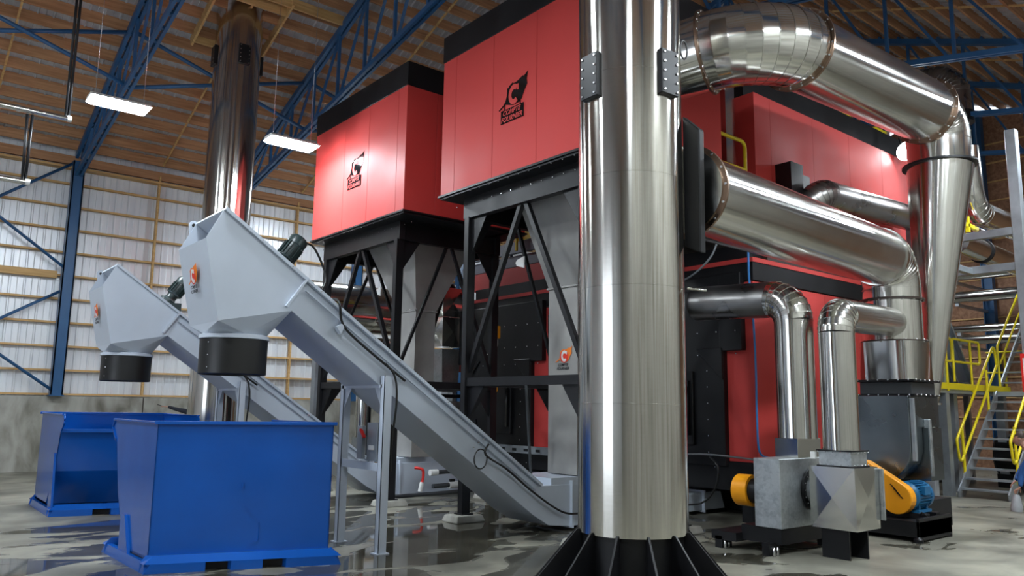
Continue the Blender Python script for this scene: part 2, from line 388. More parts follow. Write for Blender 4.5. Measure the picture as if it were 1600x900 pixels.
for sx in (-2.3, 1.57, 5.44, 9.3, 13.2, 17.0): MB().box(sx - .022, sx + .022, YF - .13, YF - .0, 1.8, 7.5).build('stud', 'girt', wl)
# wall behind the camera, side walls
wn = MB().box(X0, X1, YN - .15, YN, 1.7, 7.6).build('wall_near', 'concrete', org=(X0, YN, 0)); struct(wn)
MB().box(X0, X1, YN - .2, YN + .1, 0, 1.72).build('concrete_stem', 'concrete', wn)
we = MB()
gp = [(X1, YN, 0), (X1, YF, 0), (X1, YF, ztop(YF)), (X1, RY, RZ + .1), (X1, YN, ztop(YN))]
we.prism(gp, (.15, 0, 0)); we = we.build('wall_right', 'osb', org=(X1, 0, 0)); struct(we)
for i in range(16): 
    z = .9 + i * .61
    yy0 = max(YN, RY - (RZ - z) / SL) if z > 7.9 else YN; yy1 = min(YF, RY + (RZ - z) / SL) if z > 7.9 else YF
    if yy1 - yy0 > .5: MB().box(X1 - .06, X1, yy0, yy1, z, z + .04).build('girt', 'girt', we)
wb = MB(); wb.box(X0 - .15, X0, YN, 4.2, 0, 8); wb.box(X0 - .15, X0, 9.8, YF, 0, 8); wb.box(X0 - .15, X0, 4.2, 9.8, 5.1, 8); wb.prism([(X0, YN, 8), (X0, YF, 8), (X0, YF, 8.05), (X0, RY, RZ + .1), (X0, YN, 8.05)], (-.15, 0, 0))  # gap is an assumed doorway, left for the added door light
struct(wb.build('wall_back', 'sheet', org=(X0, 0, 0)))

# ---- blue steel frame
TX = (-0.35, 3.5, 7.37, 11.24, 15.1, 18.97, 22.84)
ordinal = ('at the left edge of the view', 'left of the far chimney, behind the hanging lamp', 'between the far chimney and the red housings', 'behind the left red housing', 'behind the right red housing', 'over the galvanised post at right', 'furthest back at the right')
def angle_pair(m, a, b, gap, wd, h):
    a, b = V(a), V(b)
    for s in (-1, 1): m.bar(a + V((s * gap / 2, 0, 0)), b + V((s * gap / 2, 0, 0)), wd, h)
    L = (b - a).length; n = max(2, int(L / 0.45))
    for i in range(1, n): p = a.lerp(b, i / n); d = (b - a).normalized() * .04; m.bar(p - d, p + d, gap, h * .5)
for x, lb in zip(TX, ordinal):
    t = thing('roof_truss', 'blue steel roof truss ' + lb, 'roof truss', (x, RY, 7.2), 'blue steel roof trusses')
    for s, yw in ((1, YF - .25), (-1, YN + .25)):
        m = MB(); angle_pair(m, (x, yw, ztop(yw) - .06), (x, RY, RZ - .06), .11, .07, .13); m.build('top_chord', 'truss', t)
        m = MB(); angle_pair(m, (x, yw, zbot(yw) - .05), (x, RY, 9.2 - .05), .11, .06, .10); m.build('bottom_chord', 'truss', t)
        n = 9; st = (yw - RY) / n
        for i in range(n + 1):
            y = RY + st * i
            if i < n and not (i == 0 and s < 0): MB().bar((x, y, zbot(y)), (x, y, ztop(y) - .1), .06, .06).build('web_vertical', 'truss', t)
            if i < n: MB().bar((x, y, ztop(y) - .1), (x, y + st * .9, zbot(y + st * .9)), .05, .05).build('web_diagonal', 'truss', t)
    m = MB()
    for k in range(int((YF - YN) / PS)):
        y = YN + .3 + k * PS; m.bar((x, y, ztop(y) - .01), (x, y, ztop(y) + .07), .12, .05)
    m.build('purlin_cleats', 'truss', t)
for x, lb in zip(TX, ('left of the crossed wall braces', 'rising beside the crossed wall braces at left', 'behind the far chimney', 'seen under the left red housing', 'hidden mostly by the furnace', '', '')):
    if not lb: continue
    t = thing('steel_column', 'blue steel column standing on the concrete wall, ' + lb, 'column', (x, YF - .25, 1.74), 'blue wall columns')
    m = MB(); m.box(x - .13, x - .10 + .0, YF - .36, YF - .12, 1.74, 7.45); m.box(x + .10, x + .13, YF - .36, YF - .12, 1.74, 7.45); m.box(x - .1, x + .1, YF - .25, YF - .23, 1.74, 7.45); m.box(x - .13, x + .13, YF - .36, YF - .35, 1.76, 7.45)
    m.build('shaft', 'truss', t); MB().box(x - .16, x + .16, YF - .37, YF - .1, 1.74, 1.765).build('base_plate', 'truss', t)
t = thing('steel_column', 'blue steel column against the chipboard end wall at right', 'column', (X1 - .3, 9.15, 0))
m = MB(); m.box(X1 - .35, X1 - .10, 9.0, 9.03, 0, 11); m.box(X1 - .35, X1 - .10, 9.27, 9.3, 0, 11); m.box(X1 - .24, X1 - .22, 9.03, 9.27, 0, 11); m.build('shaft', 'truss', t); MB().box(X1 - .4, X1 - .05, 8.95, 9.35, 0, .03).build('base_plate', 'truss', t)
def brace(a, b, label, nm='cross_brace', r=.035): 
    return tag(MB().sweep([a, b], r, 8).build(nm, 'truss'), label, 'brace', 'blue bracing rods')
yb = YF - .22
for a, b, l in (((-.35, yb, 4.55), (3.45, yb, 7.45), 'blue wall brace rising to the column top, upper left'), ((-.35, yb - .09, 7.5), (3.42, yb - .09, 4.78), 'blue wall brace falling to the column middle, upper left'),
                ((-.35, yb, 1.8), (3.42, yb, 4.25), 'blue wall brace rising to the column middle, lower left'), ((-.35, yb - .09, 4.5), (3.44, yb - .09, 1.85), 'blue wall brace falling to the column foot, lower left')):
    brace(a, b, l)
for i in range(3):
    xa, xb = TX[i], TX[i + 1]; y = 16.75; w_ = ('left edge', 'far chimney', 'left red housing')[i]
    brace((xa, y, ztop(y) - .1), (xb, y, zbot(y)), 'blue roof brace falling to the right above the ' + w_, r=.045)
    brace((xa, y + .1, zbot(y)), (xb, y + .1, ztop(y) - .1), 'blue roof brace rising to the right above the ' + w_, r=.045)

# ---- hanging lamps
def lamp(x, y, z, label, L=.92, W=.42):
    t = thing('ceiling_light', label, 'light', (x, y, z), 'hanging strip lamps')
    m = MB(); h = L / 2; q = W / 2
    m.prism([(x - h, y - q, z + .03), (x - h, y - q * .7, z + .09), (x - h, y + q * .7, z + .09), (x - h, y + q, z + .03)], (L, 0, 0)); m.build('reflector_housing', 'white', t)
    MB().hexa([(x - h + .04, y - q * .8, z - .02), (x + h - .04, y - q * .8, z - .02), (x + h - .04, y + q * .8, z - .02), (x - h + .04, y + q * .8, z - .02)],
              [(x - h, y - q, z + .028), (x + h, y - q, z + .028), (x + h, y + q, z + .028), (x - h, y + q, z + .028)]).build('diffuser', 'lamp', t)
    for s in (-1, 1): MB().tube((x + s * h * .8, y, z + .09), (x + s * h * .8, y, ztop(y) + .08), .004, seg=6).build('hanging_wire', 'bolt', t)
lamp(2.78, 13.8, 6.5, 'bright strip lamp hanging left of the far chimney')
lamp(5.66, 13.45, 6.40, 'bright strip lamp hanging between the far chimney and the left red housing')
for lx, ly, lb in ((-1.0, 13.8, 'left of the leftmost lamp in view'), (-1.5, 7.5, 'over the floor left of the near blue bin'), (2.0, 7.5, 'high above the near blue bin'), (1.2, 1.0, 'over the photographer'),
                   (6.4, 0.6, 'beside the near wall, right of the photographer'), (9.2, 1.2, 'high above the free floor before the cross-creased box'), (12.0, 2.4, 'high above the free floor before the blue motor'),
                   (15.0, 3.4, 'high above the galvanised post frame'), (18, 4.4, 'high above the steel stairs'), (21.5, 9.5, 'above the upper stairs'), (17.5, 17.5, 'behind the furnace, right'), (9.6, 17.8, 'behind the far red collector')):
    lamp(lx, ly, 7.0, 'added unseen strip lamp hanging ' + lb)  # lamps out of view, added to brighten the hall and the metal
# ---- radiant tubes on rods, upper left
for (y, x1, z, xr, zr, lb) in ((14.0, 2.1, 6.16, 2.1, 10.3, 'upper bright metal tube hanging on long black rods, left edge'), (13.98, 1.62, 5.0, 1.6, 6.1, 'lower bright metal tube hung under the upper one, left edge')):
    t = thing('hanging_tube', lb, 'tube', (-1, y, z), 'hanging metal tubes at left')
    MB().tube((-4, y, z), (x1, y, z), .045, seg=16).build('tube', 'steel', t); MB().tube((x1 - .02, y, z), (x1 + .04, y, z), .05, seg=12).build('end_cap', 'white', t); MB().ring((x1 - .7, y, z), (1, 0, 0), .04, .055, .05).build('collar', 'bolt', t)
    for dx in (0, .07): MB().tube((xr - dx * .6, y + .02, z + .03), (xr - dx, y + .02, min(zr, ztop(y) + .05)), .022, seg=8).build('hanging_rod', 'black', t)

# ================================================================== CHIMNEYS
def chimney(cx, cy, r, z1, label, seams, platez, pw, near=False):
    t = thing('exhaust_stack', label, 'chimney', (cx, cy, 0), 'stainless chimneys')
    prof = [(r * .9, .60), (r, .60)]; zb = .60
    for s in seams: prof += [(r, s - .004), (r * 1.004, s - .003), (r * 1.004, s + .003), (r, s + .004)]
    prof += [(r, z1), (r * .9, z1)]
    MB().lathe((cx, cy, 0), (0, 0, 1), prof, 96).build('stack_shell', 'stack', t)
    for sd in (1.1,):   # long sheet joint
        a = math.radians(28); MB().box(cx + math.cos(a) * r - .004, cx + math.cos(a) * r + .006, cy + math.sin(a) * r - .004, cy + math.sin(a) * r + .006, .62, z1 - .02).build('sheet_joint', 'stack', t)
    b = MB().lathe((cx, cy, 0), (0, 0, 1), [(.0, 0.02), (r * .93, .02), (r * .93, .66), (0, .66)], 48).build('base_drum', 'black', t)
    MB().lathe((cx, cy, 0), (0, 0, 1), [(.0, .0), (r + .56, .0), (r + .56, .03), (0, .03)], 48).build('base_ring', 'black', t)
    for k in range(12):
        a = math.radians(207 + 30 * k); d = V((math.cos(a), math.sin(a), 0)); n = V((-d.y, d.x, 0)); c = V((cx, cy, 0))
        MB().prism([c + d * (r * .92) + n * -.01 + V((0, 0, .03)), c + d * (r + .52) + n * -.01 + V((0, 0, .03)), c + d * (r + .47) + n * -.01 + V((0, 0, .09)), c + d * (r + .015) + n * -.01 + V((0, 0, .62)), c + d * (r * .92) + n * -.01 + V((0, 0, .62))], n * .02).build('gusset', 'black', t, bev=.002)
    for az in (180, 270, 0, 90):
        a = math.radians(az - 3); d = V((math.cos(a), math.sin(a), 0)); n = V((-d.y, d.x, 0)); c = V((cx, cy, platez))
        h = .21; m = MB(); o = c + d * (r - .01)
        m._hex([o - n * pw - V((0, 0, h)) - d * .03, o + n * pw - V((0, 0, h)) - d * .03, o + n * pw - V((0, 0, h)) + d * .05, o - n * pw - V((0, 0, h)) + d * .05, o - n * pw + V((0, 0, h)) - d * .03, o + n * pw + V((0, 0, h)) - d * .03, o + n * pw + V((0, 0, h)) + d * .05, o - n * pw + V((0, 0, h)) + d * .05])
        pl = m.build('access_plate', 'black', t, bev=.006)
        m = Bolts()
        for s in (-1, 1):
            for k in range(5): m.bolt(o + n * pw * .75 * s + V((0, 0, -h * .85 + k * h * .42)) + d * .05, d, .013, .012)
        m.build('bolt', 'bolt', pl)
    return t
s1 = chimney(5.3, 4.77, .478, 11.2, 'huge near stainless chimney on a black ribbed base, centre of the picture', (1.69, 2.70, 3.70, 4.66, 6.6), 4.63, .105, True)
MB().tube((5.3 + .3, 4.77 - .40, 2.72), (5.3 + .42, 4.77 - .52, 2.70), .012, seg=8).build('sampling_port', 'steel', s1)
m = MB().sweep([V((5.55, 4.32, 4.95)) + V((math.cos(a) * .05, 0, math.sin(a) * .09)) for a in [i * math.pi / 8 for i in range(17)]], .008, 6); m.build('lifting_loop', 'rubber', s1)
s2 = chimney(5.39, 15.92, .47, 11.2, 'far stainless chimney rising through the roof behind the grey conveyor heads', (1.3, 3.3, 5.4, 7.5, 8.3), 8.80, .12)
t = thing('roof_opening_frame', 'light timber frame round the far chimney where it meets the roof', 'timber frame', (5.39, 15.9, ztop(15.9)))
for a, b in (((4.66, 14.9), (4.66, 16.75)), ((6.12, 14.9), (6.12, 16.75)), ((4.66, 16.6), (6.12, 16.6)), ((4.66, 15.2), (6.12, 15.2)), ((3.6, 14.95), (7.3, 14.95))):
    MB().bar((a[0], a[1], ztop(a[1]) + .03), (b[0], b[1], ztop(b[1]) + .03), .045, .22).build('timber', 'girt', t)

# ================================================================== RED DUST COLLECTORS
def collector(y0, y1, seams, legy, chy, label, stickz):
    zb, zt, zc = 4.86, 7.04, 7.47; xa, xb = 6.6, 9.25
    t = thing('dust_collector', label, 'dust collector', (xa + .3, (y0 + y1) / 2, 0), 'red dust collector housings on black legs')
    MB().box(xa + .02, xb - .02, y0 + .02, y1 - .02, zb, zt).build('housing_core', 'rust', t)
    ys = [y0] + seams + [y1]; m = MB(); g = .003
    for a, b in zip(ys[:-1], ys[1:]): m.box(xa, xa + .03, a + g, b - g, zb, zt); m.box(xb - .03, xb, a + g, b - g, zb, zt)
    xs = [xa + .001, xa + .62, xa + 1.45, xb - .001]
    for a, b in zip(xs[:-1], xs[1:]): m.box(a + g, b - g, y0 - .0, y0 + .03, zb, zt); m.box(a + g, b - g, y1 - .03, y1, zb, zt)
    m.build('red_panels', 'red', t, bev=.002)
    MB().box(xa - .012, xb + .01, y0 - .012, y1 + .012, zt, zc).build('top_band', 'black', t, bev=.006)
    MB().box(xa - .03, xb + .03, y0 - .03, y1 + .03, zb - .03, zb).build('bottom_flange', 'black', t)
    c0, c1 = chy; hy0, hy1 = (c0 + c1) / 2 - .92, (c0 + c1) / 2 + (.90 if y0 > 9 else .55)
    # black frame
    lx = (6.9, 9.0 if y0 > 9 else 8.7); m = MB()
    for x in lx: m.box(x - .06, x + .06, legy[0] - .1, legy[1] + .1, 4.48, zb - .03)
    for y in legy: m.box(lx[0] - .05, lx[1] + .05, y - .06, y + .06, 4.48, zb - .03)
    m.box(xa + .0, xa + .75, y0, y1, zb - .06, zb - .03); m.box(xb - .5, xb, y0, y1, zb - .06, zb - .03); m.box(xa + .7, xb - .4, y0, hy0 + .02, zb - .06, zb - .03); m.box(xa + .7, xb - .4, hy1 - .02, y1, zb - .06, zb - .03)
    m.build('top_frame', 'black', t, bev=.004)
    m = Bolts(); k = 0
    y = y0 + .1
    while y < y1: m.bolt((xa + .0, y, zb - .06 + .0), (0, 0, -1), .011, .014); m.bolt((6.835, y, 4.7), (-1, 0, 0), .009, .012); y += .22
    x = xa + .2
    while x < xb: m.bolt((x, y0 + .02, zb - .03), (0, 0, -1), .011, .014); x += .22
    m.build('bolt', 'bolt', t)
    for x in lx:
        for y in legy:
            l = MB(); l.box(x - .07, x + .07, y - .055, y - .045, .1, 4.5); l.box(x - .07, x + .07, y + .045, y + .055, .1, 4.5); l.box(x - .006, x + .006, y - .05, y + .05, .1, 4.5); l.box(x - .07, x - .06, y - .05, y + .05, .1, 4.5)
            l.box(x - .1, x + .1, y - .1, y + .1, .1, .115); l = l.build('leg', 'black', t)
    mz = 2.0
    m = MB(); m.bar((lx[0], legy[0], mz), (lx[0], legy[1], mz), .1, .12); m.build('cross_beam', 'black', t)
    m = MB(); m.bar((lx[1], legy[0], mz), (lx[1], legy[1], mz), .1, .12); m.build('cross_beam', 'black', t)
    for y in legy: MB().bar((lx[0], y, mz), (lx[1], y, mz), .1, .12).build('cross_beam', 'black', t)
    for x in lx:
        for y, s in ((legy[0], 1), (legy[1], -1)):
            for z, dz in ((4.48, .55), (mz - .06, .5)):
                MB().prism([(x - .008, y, z), (x - .008, y + s * .42, z), (x - .008, y + s * .06, z - dz), (x - .008, y, z - dz)], (.016, 0, 0)).build('knee_plate', 'black', t)
    for y in legy:
        for x, s in ((lx[0], 1), (lx[1], -1)):
            for z, dz in ((4.48, .55), (mz - .06, .5)):
                MB().prism([(x, y - .008, z), (x + s * .42, y - .008, z), (x + s * .06, y - .008, z - dz), (x, y - .008, z - dz)], (0, .016, 0)).build('knee_plate', 'black', t)
    ym = (legy[0] + legy[1]) / 2
    for x in lx:
        for y in legy: MB().bar((x + .02, ym + (.05 if y > ym else -.05), 4.5), (x + .02, y, mz + .1), .07, .07, (1, 0, 0)).build('diagonal_brace', 'black', t)
    xm = (lx[0] + lx[1]) / 2
    for y in legy:
        for x in lx: MB().bar((xm + (.05 if x > xm else -.05), y, 4.5), (x, y, mz + .1), .05, .05, (0, 1, 0)).build('diagonal_brace', 'black', t)
    # hopper
    c0, c1 = chy; cx0, cx1 = 7.8, 8.24; hz = 3.40
    hy0, hy1 = (c0 + c1) / 2 - .92, (c0 + c1) / 2 + (.90 if y0 > 9 else .55)
    h = MB().hexa([(cx0, c0, hz), (cx1, c0, hz), (cx1, c1, hz), (cx0, c1, hz)], [(7.33, hy0, zb - .031), (8.75, hy0, zb - .031), (8.75, hy1, zb - .031), (7.33, hy1, zb - .031)]).build('hopper', 'hopper', t)
    MB().box(cx0 - .025, cx1 + .025, c0 - .025, c1 + .025, hz - .012, hz + .012).build('hopper_flange', 'hopper', h)
    m = Bolts()
    for q in range(5):
        m.bolt((cx0 - .02, c0 + (c1 - c0) * q / 4, hz + .012), (0, 0, 1), .01, .012); m.bolt((cx0 + (cx1 - cx0) * q / 4, c0 - .02, hz + .012), (0, 0, 1), .01, .012)
    m.build('bolt', 'bolt', h)
    ch = MB().box(cx0, cx1, c0, c1, .712, hz - .012).build('drop_chute', 'hopper', t, bev=.004)
    e = (hz + .62)
    for s in (1,):
        ly = c1 + .42; lz = hz + .42
        m = MB(); m.prism([(7.55, ly - .12, lz - .08), (7.55, ly + .05, lz - .03), (7.55, ly + .08, lz + .02), (7.55, ly + .04, lz + .06), (7.55, ly - .12, lz + .1)], (.02, 0, 0)); m.build('lifting_eye', 'white', t)
    emblem((cx0 - .004, c0 + .42, stickz), (0, -1, 0), (0, 0, 1), .55, ch, 'logo_orange', 'white', False, 'text_black', 'sticker')
    return t
ca = collector(6.55, 9.86, [7.61, 8.57, 9.51], (6.97, 9.47), (8.05, 8.66), 'red dust collector housing nearest the big chimney, black frame', 2.18)
cb = collector(10.95, 14.42, [11.23, 12.23, 13.16], (11.55, 14.25), (12.36, 12.97), 'red dust collector housing left of the pair, further away', 1.95)
emblem((6.597, 8.37, 5.60), (0, -1, 0), (0, 0, 1), 1.0, ca, 'black_gloss', 'red', True, 'red')
emblem((6.597, 12.97, 5.60), (0, -1, 0), (0, 0, 1), 1.0, cb, 'black_gloss', 'red', True, 'red')
for x, y, lb in ((6.9, 9.47, 'small concrete plinth under the near left leg of the near red collector'), (6.9, 11.55, 'small concrete plinth under the near leg of the far red collector'), (9.0, 11.55, 'small concrete plinth under a rear leg of the far red collector'), (8.7, 9.47, 'small concrete plinth under a rear leg of the near red collector'), (6.9, 14.25, 'small concrete plinth behind the rear blue bin'), (9.0, 14.25, 'small concrete plinth deepest under the far red collector'), (6.9, 6.97, 'small concrete plinth hidden behind the big chimney'), (8.7, 6.97, 'small concrete plinth behind the big chimney, rear')):
    tag(MB().hexa([(x - .26, y - .2, 0), (x + .26, y - .2, 0), (x + .26, y + .2, 0), (x - .26, y + .2, 0)], [(x - .22, y - .17, .1), (x + .22, y - .17, .1), (x + .22, y + .17, .1), (x - .22, y + .17, .1)]).build('concrete_plinth', 'concrete', bev=.02, seg=2), lb, 'plinth', 'concrete plinths')
t = thing('steel_pole', 'thin grey pipe standing under the black cross beam of the near collector', 'pipe', (7.35, 8.5, 0)); MB().tube((7.35, 8.5, .62), (7.2, 8.46, 1.96), .02, seg=10).build('pipe', 'pvc', t); MB().ring((7.35, 8.5, .62), (0, 0, 1), .015, .04, .02, 12).build('foot', 'pvc', t)

# ================================================================== GREY CONVEYORS
def conveyor(y0, label, group, side):
    W = .9; y1 = y0 + W
    t = thing('ash_conveyor', label, 'conveyor', (4.65, y0 + .45, 0), group)
    T, A, B, Cc, E = (3.62, 2.975), (2.68, 3.62), (2.52, 3.30), (2.70, 2.47), (3.48, 2.64)
    P = lambda p, y: (p[0], y, p[1])
    tr = [T, (7.08, .61), (8.7, .60), (9.6, .34), (11.05, .33), (11.15, .06), (7.65, .05), (7.25, .09), (6.98, .24), E]
    body = MB().prism([P(p, y0 + .02) for p in tr], (0, W - .04, 0)).build('trough', 'conv', t, bev=.004)
    hd = MB(); pl = [A, B, Cc, E, T]
    hd.prism([P(p, y0) for p in pl], (0, .012, 0)); hd.prism([P(p, y1 - .012) for p in pl], (0, .012, 0))
    ya, yb_ = y0 + .0125, y1 - .0125
    hd.hexa([P(Cc, ya), P(Cc, yb_), (Cc[0] + .012, yb_, Cc[1]), (Cc[0] + .012, ya, Cc[1])], [P(B, ya), P(B, yb_), (B[0] + .012, yb_, B[1]), (B[0] + .012, ya, B[1])])
    head = hd.build('head_box', 'conv', t)
    # square to round outlet
    oc = V((3.04, y0 + .45, 2.37)); r = .33
    square_round(oc.x, oc.y, r, oc.z, [P(Cc, y0), P(E, y0), P(E, y1), P(Cc, y1)], 'outlet_hood', 'conv', t)
    MB().lathe(oc, (0, 0, 1), [(r, 0), (r + .008, -.005), (r + .03, -.01), (r + .035, -.05), (r + .02, -.055)], 40).build('clamp_ring', 'conv', t)
    sl = MB().lathe(oc, (0, 0, 1), [(r + .0, -.02), (r + .02, -.03), (r + .018, -.42), (r + .005, -.43), (r, -.40), (r - .005, -.03)], 48).build('rubber_sleeve', 'rubber', t)
    m = Bolts()
    for k in range(3):
        a = math.radians(205); m.bolt(oc + V((math.cos(a) * (r + .02), math.sin(a) * (r + .02), -.1 - .13 * k)), (math.cos(a), math.sin(a), 0), .009, .008)
    m.build('bolt', 'bolt', sl)
    # cover lid and side ledges
    d = (V(P((7.08, .61), 0)) - V(P(A, 0))).normalized(); nrm = V((-d.z, 0, d.x)); nrm = nrm if nrm.z > 0 else -nrm
    a3 = V((A[0], 0, A[1])); L = (V((7.08, 0, .61)) - a3).length
    m = MB()
    for lo, hi in ((0, 1.12), (1.13, 2.4), (2.41, 3.7), (3.71, L)):
        o = a3 + d * lo; q = a3 + d * hi; m.hexa([o + V((0, y0 - .035, 0)), q + V((0, y0 - .035, 0)), q + V((0, y1 + .035, 0)), o + V((0, y1 + .035, 0))], [o + nrm * .035 + V((0, y0 - .035, 0)), q + nrm * .035 + V((0, y0 - .035, 0)), q + nrm * .035 + V((0, y1 + .035, 0)), o + nrm * .035 + V((0, y1 + .035, 0))])
    m.build('cover', 'conv', t)
    m = MB()
    for yy in (y0 - .015, y1 + .015): m.bar(a3 + d * 1.2 - nrm * .09 + V((0, yy, 0)), a3 + d * (L - .05) - nrm * .09 + V((0, yy, 0)), .035, .012, nrm)
    m.build('side_ledge', 'conv', t)
    m = Bolts()
    k = .5
    while k < L:
        m.bolt(a3 + d * k + V((0, y0 - .036, .0)) + nrm * .015, (0, -1, 0), .007, .008); k += .42
    m.build('bolt', 'bolt', t)
    # joint flanges
    for s_ in (1.13, L - .12):
        o = a3 + d * s_; m = MB(); m._hex([o + nrm * .04 - d * .012 + V((0, y0 - .04, 0)), o + nrm * .04 - d * .012 + V((0, y1 + .04, 0)), o - nrm * .37 - d * .012 + V((0, y1 + .04, 0)), o - nrm * .37 - d * .012 + V((0, y0 - .04, 0)),
            o + nrm * .04 + d * .012 + V((0, y0 - .04, 0)), o + nrm * .04 + d * .012 + V((0, y1 + .04, 0)), o - nrm * .37 + d * .012 + V((0, y1 + .04, 0)), o - nrm * .37 + d * .012 + V((0, y0 - .04, 0))])
        if s_ < 2: m.build('joint_flange', 'conv', t)
        else: m.bm.free()
    MB().box(7.64, 7.67, y0 - .03, y1 + .03, .03, .66).build('joint_flange', 'conv', t); MB().box(10.55, 10.58, y0 - .03, y1 + .03, .03, .37).build('joint_flange', 'conv', t)
    if side: MB().box(7.3, 8.9, y0 + .03, y1 - .03, .58, .70).build('inlet_box', 'conv', t)
    else: MB().box(7.25, 8.5, y0 + .05, y1 - .05, .58, .70).build('inlet_box', 'conv', t)
    # lifting lugs at the head
    for yy in (y1 + .03, y0 - .03):
        c = V((2.70, yy, 3.56)) if yy > y0 else V((4.0, yy, 2.55))
        if yy > y0:
            m = MB(); ptsl = [c + V((math.cos(a) * .055 - .03, 0, math.sin(a) * .055 + .05)) for a in [math.radians(q) for q in range(20, 201, 20)]] + [c + V((-.06, 0, -.12)), c + V((.1, 0, -.16))]
            m.prism(ptsl, (0, .015, 0)); lug = m.build('lifting_lug', 'conv', t); MB().tube(c + V((-.03, -.003, .05)), c + V((-.03, .018, .05)), .022, seg=16).build('lug_hole', 'rubber', lug)
    MB().prism([(3.98, y0 - .0, 2.50), (4.10, y0 - .0, 2.56), (4.04, y0 - .0, 2.42)], (0, -.07, 0)).build('lug_bracket', 'conv', t)
    # legs
    for yy in (y0 - .05, y1 + .03):
        m = MB(); m.box(4.60, 4.70, yy - .045, yy - .037, 0, 1.98); m.box(4.60, 4.607, yy - .045, yy + .045, 0, 1.98); m.box(4.60, 4.70, yy + .037, yy + .045, 0, 1.98); m.box(4.57, 4.73, yy - .07, yy + .07, 0, .012); m.build('leg', 'conv', t)
    MB().box(4.61, 4.63, y0 - .04, y1 + .04, .90, .99).build('leg_tie', 'conv', t); MB().box(4.60, 4.66, y0 - .04, y1 + .04, 1.84, 1.88).build('leg_tie', 'conv', t)
    for yy, s in ((y0 - .04, 1), (y1 + .03, -1)): MB().prism([(4.62, yy, 1.85), (4.62, yy + s * .2, 1.85), (4.62, yy, 1.55)], (.01, 0, 0)).build('corner_plate', 'conv', t)
    # gear motor
    g = V((3.74, y1 + .16, 3.30)); ax = V((.42, .0, .62)).normalized(); gm = thing('gearmotor', None, None, (0, 0, 0)); bpy.data.objects.remove(gm)
    m = MB().lathe(g - ax * .1, ax, [(0, 0), (.13, 0), (.14, .03), (.14, .10), (.10, .13), (.085, .16), (.085, .22), (0, .22)], 24)
    gmo = m.build('gearbox', 'motor_green', t)
    m = MB().lathe(g + ax * .12, ax, [(0, 0), (.10, 0), (.11, .02), (.11, .2), (.12, .21), (.12, .3), (.10, .33), (0, .33)], 24)
    for k in range(16):
        a = k * math.pi / 8; u = ax.orthogonal().normalized(); v = ax.cross(u); q = (u * math.cos(a) + v * math.sin(a)); m.bar(g + ax * .14 + q * .115, g + ax * .32 + q * .115, .006, .03, q)
    m.build('motor', 'motor_green', t)
    MB().box(3.60, 3.90, y1 - .02, y1 + .06, 2.95, 3.25).build('motor_mount', 'motor_green', t)
    cable([g + ax * .40 + V((.05, 0, 0)), g + V((.45, 0, .28)), g + V((.62, -.02, -.1)), V((4.08, y1 - .2, 2.86)), V((3.98, y0 - .06, 2.80)), V((4.05, y0 - .06, 2.55)), V((4.25, y0 - .06, 2.36)), V((4.9, y0 - .05, 1.93))], .014, 'rubber', 'motor_cable', t)
    cable([V((4.60, y0 - .10, 2.12)), V((4.72, y0 - .11, 1.98)), V((4.76, y0 - .11, 1.7)), V((4.73, y0 - .08, 1.2)), V((4.73, y0 - .08, .9))], .013, 'rubber', 'leg_cable', t)
    emblem((2.60, y0 + .60, 2.78), (0, -1, 0), (-.21, 0, .98), .5, head, 'logo_orange', 'white', False, 'text_black', 'sticker')
    return t
cv2 = conveyor(8.0, 'large pale grey inclined ash conveyor in front, ending over the near blue bin', 'pale grey ash conveyors', True)
cv1 = conveyor(12.5, 'pale grey inclined ash conveyor further back, ending over the rear blue bin', 'pale grey ash conveyors', False)
# cable coil and bolted tab on the near conveyor
m = MB().sweep([V((6.02 + math.cos(a) * .1, 7.93, 1.0 + math.sin(a) * .12)) for a in [i * math.pi / 10 for i in range(21)]], .009, 6); m.build('cable_coil', 'rubber', cv2)
cable([(6.15, 7.94, 1.18), (6.1, 7.93, 1.05), (6.45, 7.94, .86), (6.9, 7.94, .55), (7.4, 7.93, .27), (7.75, 7.93, .22), (8.1, 7.93, .22)], .014, 'rubber', 'tail_cable', cv2)
for zx, zz in ((6.02, 1.20), (6.10, 1.24), (5.95, 1.14)): MB().bolt((zx, 7.99, zz), (0, -1, 0), .012, .015).build('tab_bolt', 'bolt', cv2)
# disconnect switch box hung between the near conveyor legs
t = thing('disconnect_switch', 'grey electric switch box with a red handle on the conveyor legs', 'switch box', (4.7, 8.2, .96))
MB().box(4.62, 4.78, 8.06, 8.30, 1.0, 1.44).build('box', 'post', t, bev=.006); MB().box(4.58, 4.63, 8.34, 8.46, 1.02, 1.40).build('side_box', 'post', t, bev=.004)
MB().bar((4.57, 8.36, 1.36), (4.57, 8.27, 1.27), .02, .035, (1, 0, 0)).build('handle', 'red_trim', t); MB().box(4.61, 4.62, 8.12, 8.24, 1.13, 1.18).build('label_plate', 'white', t)
MB().box(4.66, 4.74, 8.1, 8.18, .90, 1.0).build('cable_gland', 'orange', t)
